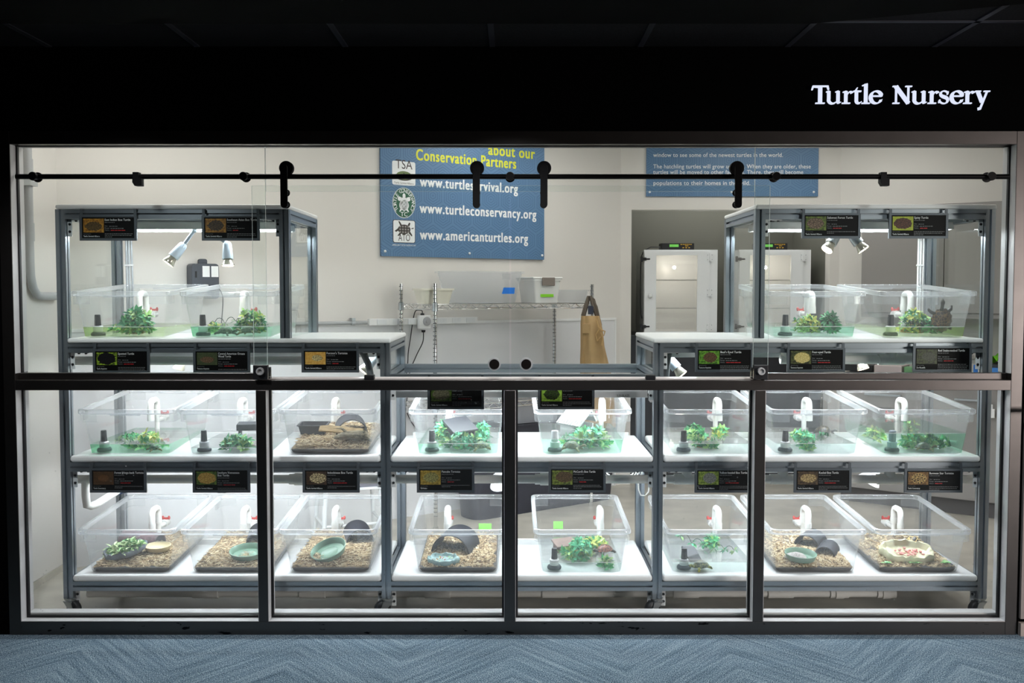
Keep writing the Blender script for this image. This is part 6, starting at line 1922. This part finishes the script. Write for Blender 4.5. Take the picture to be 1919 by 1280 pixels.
for T_, u0, u1, lbl in ((tA, 1240, 1301, 'black controller with green display on the left incubator'), (tB, 1418, 1476, 'black controller with green display on the right incubator')):
    a, b = at(u0, 467, YI + .06), at(u1, 455, YI + .06)
    z0 = T_.location.z + hA + .0005 if T_ is tA else T_.location.z + hB + .0005
    t = empty('incubator_controller', (a.x, YI + .06, z0), lbl, 'controller', 'controllers on the incubators')
    w = b.x - a.x
    MB().box(0, w, 0, .16, 0, .055).build('case', black_plastic, t, bevel=.003)
    MB().box(w * .24, w * .52, -.0012, .0, .024, .045).build('display', lcd, t)
    mb = MB()
    for i in range(6): mb.box(w * (.58 + .06 * i), w * (.62 + .06 * i), -.001, 0, .040, .048)
    for i in range(3): mb.box(w * (.64 + .09 * i), w * (.69 + .09 * i), -.001, 0, .014, .022)
    mb.box(w * .72, w * .82, -.001, 0, .030, .036)
    mb.build('print', amber, t)
a = at(1240, 466, YI); P0 = Vector((a.x, YI + .05, tA.location.z + hA + .01))
t = empty('probe_cord', P0, 'thin black probe cord looping down the left side of the left incubator', 'cord')
pp = [(1240, 466), (1222, 466), (1209, 473), (1204, 486), (1203, 520), (1203, 570), (1204, 592), (1206, 600)]
MB().tube([tuple(at(u, v, YI + .05) - P0 + Vector((-.012, 0, .012))) for u, v in pp], .004, 6).build('cable', black_plastic, t, True)
zs = tA.location.z
blk = mat('black_laminate', srgb(34, 34, 40), .35, noise_amt=.1, nscale=20)
t = empty('alcove_counter', (NX0, 8.09, 0), 'black counter in the alcove carrying the white incubators', 'counter')
MB().box(.004, NX1 - NX0 - .004, 0, .80, zs - .03, zs - .0005).build('top', blk, t)
MB().box(.01, NX1 - NX0 - .01, .02, .80, 0, zs - .031).build('cabinet', blk, t)

# ------------------------------------------------------------------ grey cabinets on the slanting right wall
RU = Vector((math.cos(-ALPHA), math.sin(-ALPHA), 0)); RN = Vector((-math.sin(ALPHA), -math.cos(ALPHA), 0))
def on_right(s, z=0., off=0.):
    p = PC + RU * s + RN * off
    return (p.x, p.y, z)
def s_right(u, v, off):
    k = at(u, v, 1.0).x
    o = PC + RN * off
    Y = (o.y + .737 * o.x) / (1 + .737 * k)
    q = Vector((k * Y, Y, 0)) - o
    return q.dot(RU), at(u, v, Y).z
cgrey = mat('warm_grey_laminate', srgb(142, 138, 136), .5)
cdark = mat('cabinet_gap', (.01, .01, .01), .6)
u_off, l_off = .33, .62
sU0, _ = s_right(1614, 500, u_off)
zU1 = s_right(1840, 378, u_off)[1]; zU0 = s_right(1840, 588, u_off)[1]
splits = [sU0, s_right(1769, 500, u_off)[0], sU0 + 1.75]
for i in range(2):
    a, b = splits[i], splits[i + 1]
    t = empty('wall_cabinet', on_right(a, zU0, 0.002), ('tall grey wall cabinet left of the white post in the right glass box', 'tall grey wall cabinet at the far right of the room')[i], 'wall cabinet', 'grey wall cabinets', (0, 0, -ALPHA))
    MB().box(.001, b - a - .001, -u_off + .02, 0, 0, zU1 - zU0).build('body', cgrey, t)
    d_ = MB().box(.003, b - a - .003, -u_off, -u_off + .018, .002, zU1 - zU0 - .002).build('door', cgrey, t)
    MB().box(b - a - .05, b - a - .03, -u_off - .02, -u_off - .001, .06, .18).build('handle', steel, d_)
    MB().box(.002, b - a - .002, -u_off + .01, -.02, -.035, -.001).build('light_rail', cdark if False else cgrey, t)
zc = .90
sL0 = sU0 - .05
t = empty('counter_top', on_right(sL0, zc, 0.002), 'dark counter top along the right wall', 'counter top', None, (0, 0, -ALPHA))
MB().box(0, 1.75, -l_off - .02, 0, .0, .035).build('slab', mat('dark_speckled_stone', srgb(52, 50, 54), .3, noise_amt=.5, nscale=120), t)
sp2 = [sL0, sL0 + .62, sL0 + 1.18, sL0 + 1.75]
for i in range(3):
    a, b = sp2[i], sp2[i + 1]
    t = empty('base_cabinet', on_right(a, 0, 0.002), 'grey base cabinet under the dark counter, %s' % ('nearest the alcove', 'between two others', 'at the far right')[i], 'base cabinet', 'grey base cabinets', (0, 0, -ALPHA))
    MB().box(.001, b - a - .001, -l_off + .02, 0, .11, zc - .001).build('body', cgrey, t)
    MB().box(.001, b - a - .001, -l_off + .06, 0, 0, .109).build('plinth', mat('dark_plinth', srgb(84, 80, 80), .6), t)
    d_ = MB().box(.003, b - a - .003, -l_off, -l_off + .018, .115, .70).build('door', cgrey, t)
    w_ = MB().box(.003, b - a - .003, -l_off, -l_off + .018, .705, zc - .005).build('drawer', cgrey, t)
    MB().box((b - a) * .3, (b - a) * .7, -l_off - .025, -l_off - .012, .79, .802).box((b - a) * .3, (b - a) * .32, -l_off - .013, -l_off - .0002, .79, .802).box((b - a) * .68, (b - a) * .7, -l_off - .013, -l_off - .0002, .79, .802).build('handle', steel, w_)
# things on the counter
def counter_thing(u0, u1, v1, off, d_, m, name, label, cat, z0=zc + .036):
    s0_, _ = s_right(u0, 690, off); s1_, _ = s_right(u1, 690, off)
    top = s_right((u0 + u1) / 2, v1, off)[1]
    o = MB().box(0, s1_ - s0_, 0, d_, 0, max(.02, top - z0)).build(name, m, None, bevel=.004, loc=on_right(s0_, z0, off)); o.rotation_euler = (0, 0, -ALPHA)
    return tag(o, label, cat)
counter_thing(1560, 1635, 683, .40, .22, black_plastic, 'dark_case', 'black case on the counter behind the middle right cards', 'case')
counter_thing(1638, 1690, 685, .50, .20, mat('pinkish_grey_box', srgb(196, 182, 180), .5), 'pale_box', 'pale pinkish grey box on the counter beside the black case', 'box')
counter_thing(1694, 1712, 688, .48, .10, mat('green_book', srgb(112, 160, 112), .5), 'green_book', 'green folder on the counter beside the pale box', 'folder')
counter_thing(1824, 1843, 684, .50, .14, mat('blue_plastic', srgb(40, 110, 190), .5), 'blue_tray', 'blue tray on the counter behind the right rack post', 'tray')
counter_thing(1852, 1878, 683, .44, .12, black_plastic, 'black_bin', 'black bin on the counter near the right window jamb', 'bin')
counter_thing(1854, 1880, 691, .53, .10, mat('blue_lid', srgb(60, 130, 210), .5), 'blue_box', 'low blue box on the counter near the right window jamb', 'box')
s_, z_ = s_right(1862, 690, .16)
t = empty('potted_plant', on_right(s_, zc + .036, .16), 'plant with long curving leaves on the counter at the far right', 'plant')
MB().lathe([(.05, 0), (.065, .09), (.06, .09), (.055, .07), (0, .07)], 16).build('pot', mat('dark_pot', srgb(60, 60, 66), .5), t, True)
mb = MB()
for a_, l_ in ((200, .30), (170, .26), (300, .24), (40, .22), (250, .2)):
    d_ = Vector((math.cos(math.radians(a_)), math.sin(math.radians(a_)), 0))
    pts = [d_ * (l_ * q) + Vector((0, 0, .08 + l_ * (1.1 * q - .95 * q * q))) for q in (0, .25, .5, .75, 1)]
    sd = Vector((-d_.y, d_.x, 0))
    vs = []
    for p, w in zip(pts, (.008, .02, .024, .016, .001)):
        vs += [p + sd * w, p - sd * w]
    mb.add(vs, [(2 * i, 2 * i + 1, 2 * i + 3, 2 * i + 2) for i in range(4)])
mb.build('leaves', mat('fresh_leaf', srgb(110, 190, 40), .45), t, True)
s_, z_ = s_right(1858, 775, l_off + .03)
o = MB().box(-.02, .02, 0, .014, -.03, .03).box(-.006, .006, .002, .012, .03, .06).build('drawer_clip', board_white, None, bevel=.003, loc=on_right(s_, z_, l_off + .032)); o.rotation_euler = (0, 0, -ALPHA); tag(o, 'small white clip on the grey drawer beside the right rack post', 'clip')

# ------------------------------------------------------------------ halogen and clamp lamps
def bulb_lamp(p_top, p_mid, p_end, label, holder=pale_blue, r=.027, grp='halogen spot lamps'):
    """Lamp holder from p_top to p_mid, glass reflector bulb from p_mid to p_end."""
    a, b, c = Vector(p_top), Vector(p_mid), Vector(p_end)
    t = empty('heat_lamp', a, label, 'lamp', grp)
    z = lambda p: tuple(p - a)
    ax = (c - b).normalized()
    MB().tube([z(b - ax * .085), z(b - ax * .075), z(b - ax * .02), z(b)], [.015, .021, .026, .027], 16).build('holder', holder, t, True)
    if (a - b).length > .1:
        MB().tube([z(a), z(b - ax * .08)], .009, 10).ball(z(a), .014, 10, 6).build('arm', holder, t, True)
    g_ = MB().tube([z(b - ax * .004), z(b + ax * .010), z(c - ax * .004), z(c)], [.018, .022, r + .004, r + .002], 18, caps=False).build('reflector', mat('lamp_reflector', srgb(214, 206, 190), .2, metal=.6), t, True)
    rot = ax.to_track_quat('Z', 'Y').to_matrix().to_4x4()
    MB().lathe([(r * .98, 0), (r * .8, .002), (0, .003)], 18, Matrix.Translation(c - a - ax * .004) @ rot, cap0=True).build('bulb', bulb_glow, t, True)
    return t
YL_ = 5.0
A_ = lambda u, v, Y=YL_: at(u, v, Y)
bulb_lamp(A_(365, 431), A_(325, 482) + Vector((.002, -.01, 0)), A_(317, 494) + Vector((0, -.02, 0)), 'left of two pale lamps hanging in the left glass box')
bulb_lamp(A_(408, 444), A_(428, 486) + Vector((0, -.01, 0)), A_(429, 498) + Vector((0, -.015, 0)), 'right of two pale lamps hanging in the left glass box')
bulb_lamp(A_(1572, 432), A_(1556, 457) + Vector((0, -.01, 0)), A_(1547, 469) + Vector((0, -.02, 0)), 'left of two bulb lamps below the species card in the right glass box', steel)
bulb_lamp(A_(1594, 432), A_(1608, 457) + Vector((0, -.01, 0)), A_(1616, 469) + Vector((0, -.02, 0)), 'right of two bulb lamps below the species card in the right glass box', steel)
bulb_lamp(A_(712, 655), A_(690, 684), A_(680, 696) + Vector((0, -.01, 0)), 'pale blue lamp leaning behind the grey hose under the left table top')
bulb_lamp(A_(1262, 662), A_(1268, 690), A_(1274, 703) + Vector((.01, -.01, 0)), 'pale blue lamp under the right table top beside the post')
bulb_lamp(A_(1600, 650, 5.2), A_(1613, 676, 5.2), A_(1617, 692, 5.2) + Vector((0, -.01, 0)), 'lamp hanging behind the drain tee under the right table top', white_enamel)
bulb_lamp(A_(352, 650, 5.15), A_(340, 676, 5.15), A_(334, 692, 5.15), 'lamp hanging behind the drain pipe under the left table top', white_enamel)
def hose(pix, Y, label, r=.016):
    P = [at(u, v, Y) for u, v in pix]
    t = MB().tube([tuple(p - P[0]) for p in P], r, 12)
    o = t.build('grey_hose', mat('grey_hose', srgb(140, 142, 146), .5), None, True, loc=P[0])
    return tag(o, label, 'hose')
hose([(672, 650), (682, 664), (690, 682), (694, 700), (695, 716)], 4.80, 'grey flexible hose bending down to the sill under the left table top')
hose([(1256, 652), (1252, 668), (1249, 686), (1248, 712)], 4.80, 'grey flexible hose under the right table top beside the post')
def dome(u, v, Y, r, tilt, label, rz=0):
    p = at(u, v, Y)
    o = MB().lathe([(.02, .075), (.026, .06), (.05, .05), (r * .8, .025), (r, 0), (r * .985, -.001), (r * .78, .022), (.045, .045), (0, .052)], 30, cap0=True).lathe([(0, .125), (.02, .12), (.024, .075), (.02, .07)], 14)
    o = o.build('clamp_lamp', white_enamel, None, True, loc=p); o.rotation_euler = (tilt[0], tilt[1], rz)
    return tag(o, label, 'clamp lamp', 'white dome clamp lamps')
dome(944, 905, 5.25, .075, (.35, -.35), 'white dome clamp lamp above the tub with the dark half round hide')
dome(1628, 902, 5.25, .06, (.2, .5), 'white dome clamp lamp right of the Keeled Box Turtle card')
# white cable coil and hanging loop in the middle bay
cx_ = at(1162, 884, 5.05)
mb = MB()
for i in range(4):
    q = .055 + .012 * i
    mb.tube([(q * math.cos(a_) * 1.25, .004 * i, q * .55 * math.sin(a_)) for a_ in [2 * math.pi * k / 24 for k in range(25)]], .0035, 6)
o = mb.build('cable_coil', pvc, None, True, loc=cx_); tag(o, 'coil of white cable under the middle board right of the middle bay card', 'cable')
pl = [(1196, 880), (1196, 900), (1197, 918), (1201, 928), (1209, 929), (1215, 922), (1217, 904), (1216, 880)]
P = [at(u, v, 5.02) for u, v in pl]
o = MB().tube([tuple(p - P[0]) for p in P], .0035, 6).build('cable_loop', pvc, None, True, loc=P[0]); tag(o, 'white cable hanging in a loop before the back post of the middle bay', 'cable')
# cables strapped to the rear posts of both glass boxes
for k, (x, lbl) in enumerate(((POSTS[0][0] - .012, 'grey cables strapped to the rear left post of the rack'), (POSTS[3][0] + .0, 'white cables strapped to the rear right post of the rack'))):
    t = empty('cable_bundle', (x + (.035 if k == 0 else .010), RY1 + .012, 1.32), lbl, 'cable')
    for i, dx in enumerate((.0, .012, .026)):
        MB().tube([(dx + (.035 if k == 0 else -.035), 0, 0), (dx * 1.1 + (.035 if k == 0 else -.035), .004, .25), (dx + (.035 if k == 0 else -.035), 0, .52)], .006, 8).build('cable', (gp, pvc)[k], t, True)
    MB().box((.035 if k == 0 else -.035) - .01, (.035 if k == 0 else -.035) + .036, -.008, .006, .34, .348).build('tie', pvc, t)
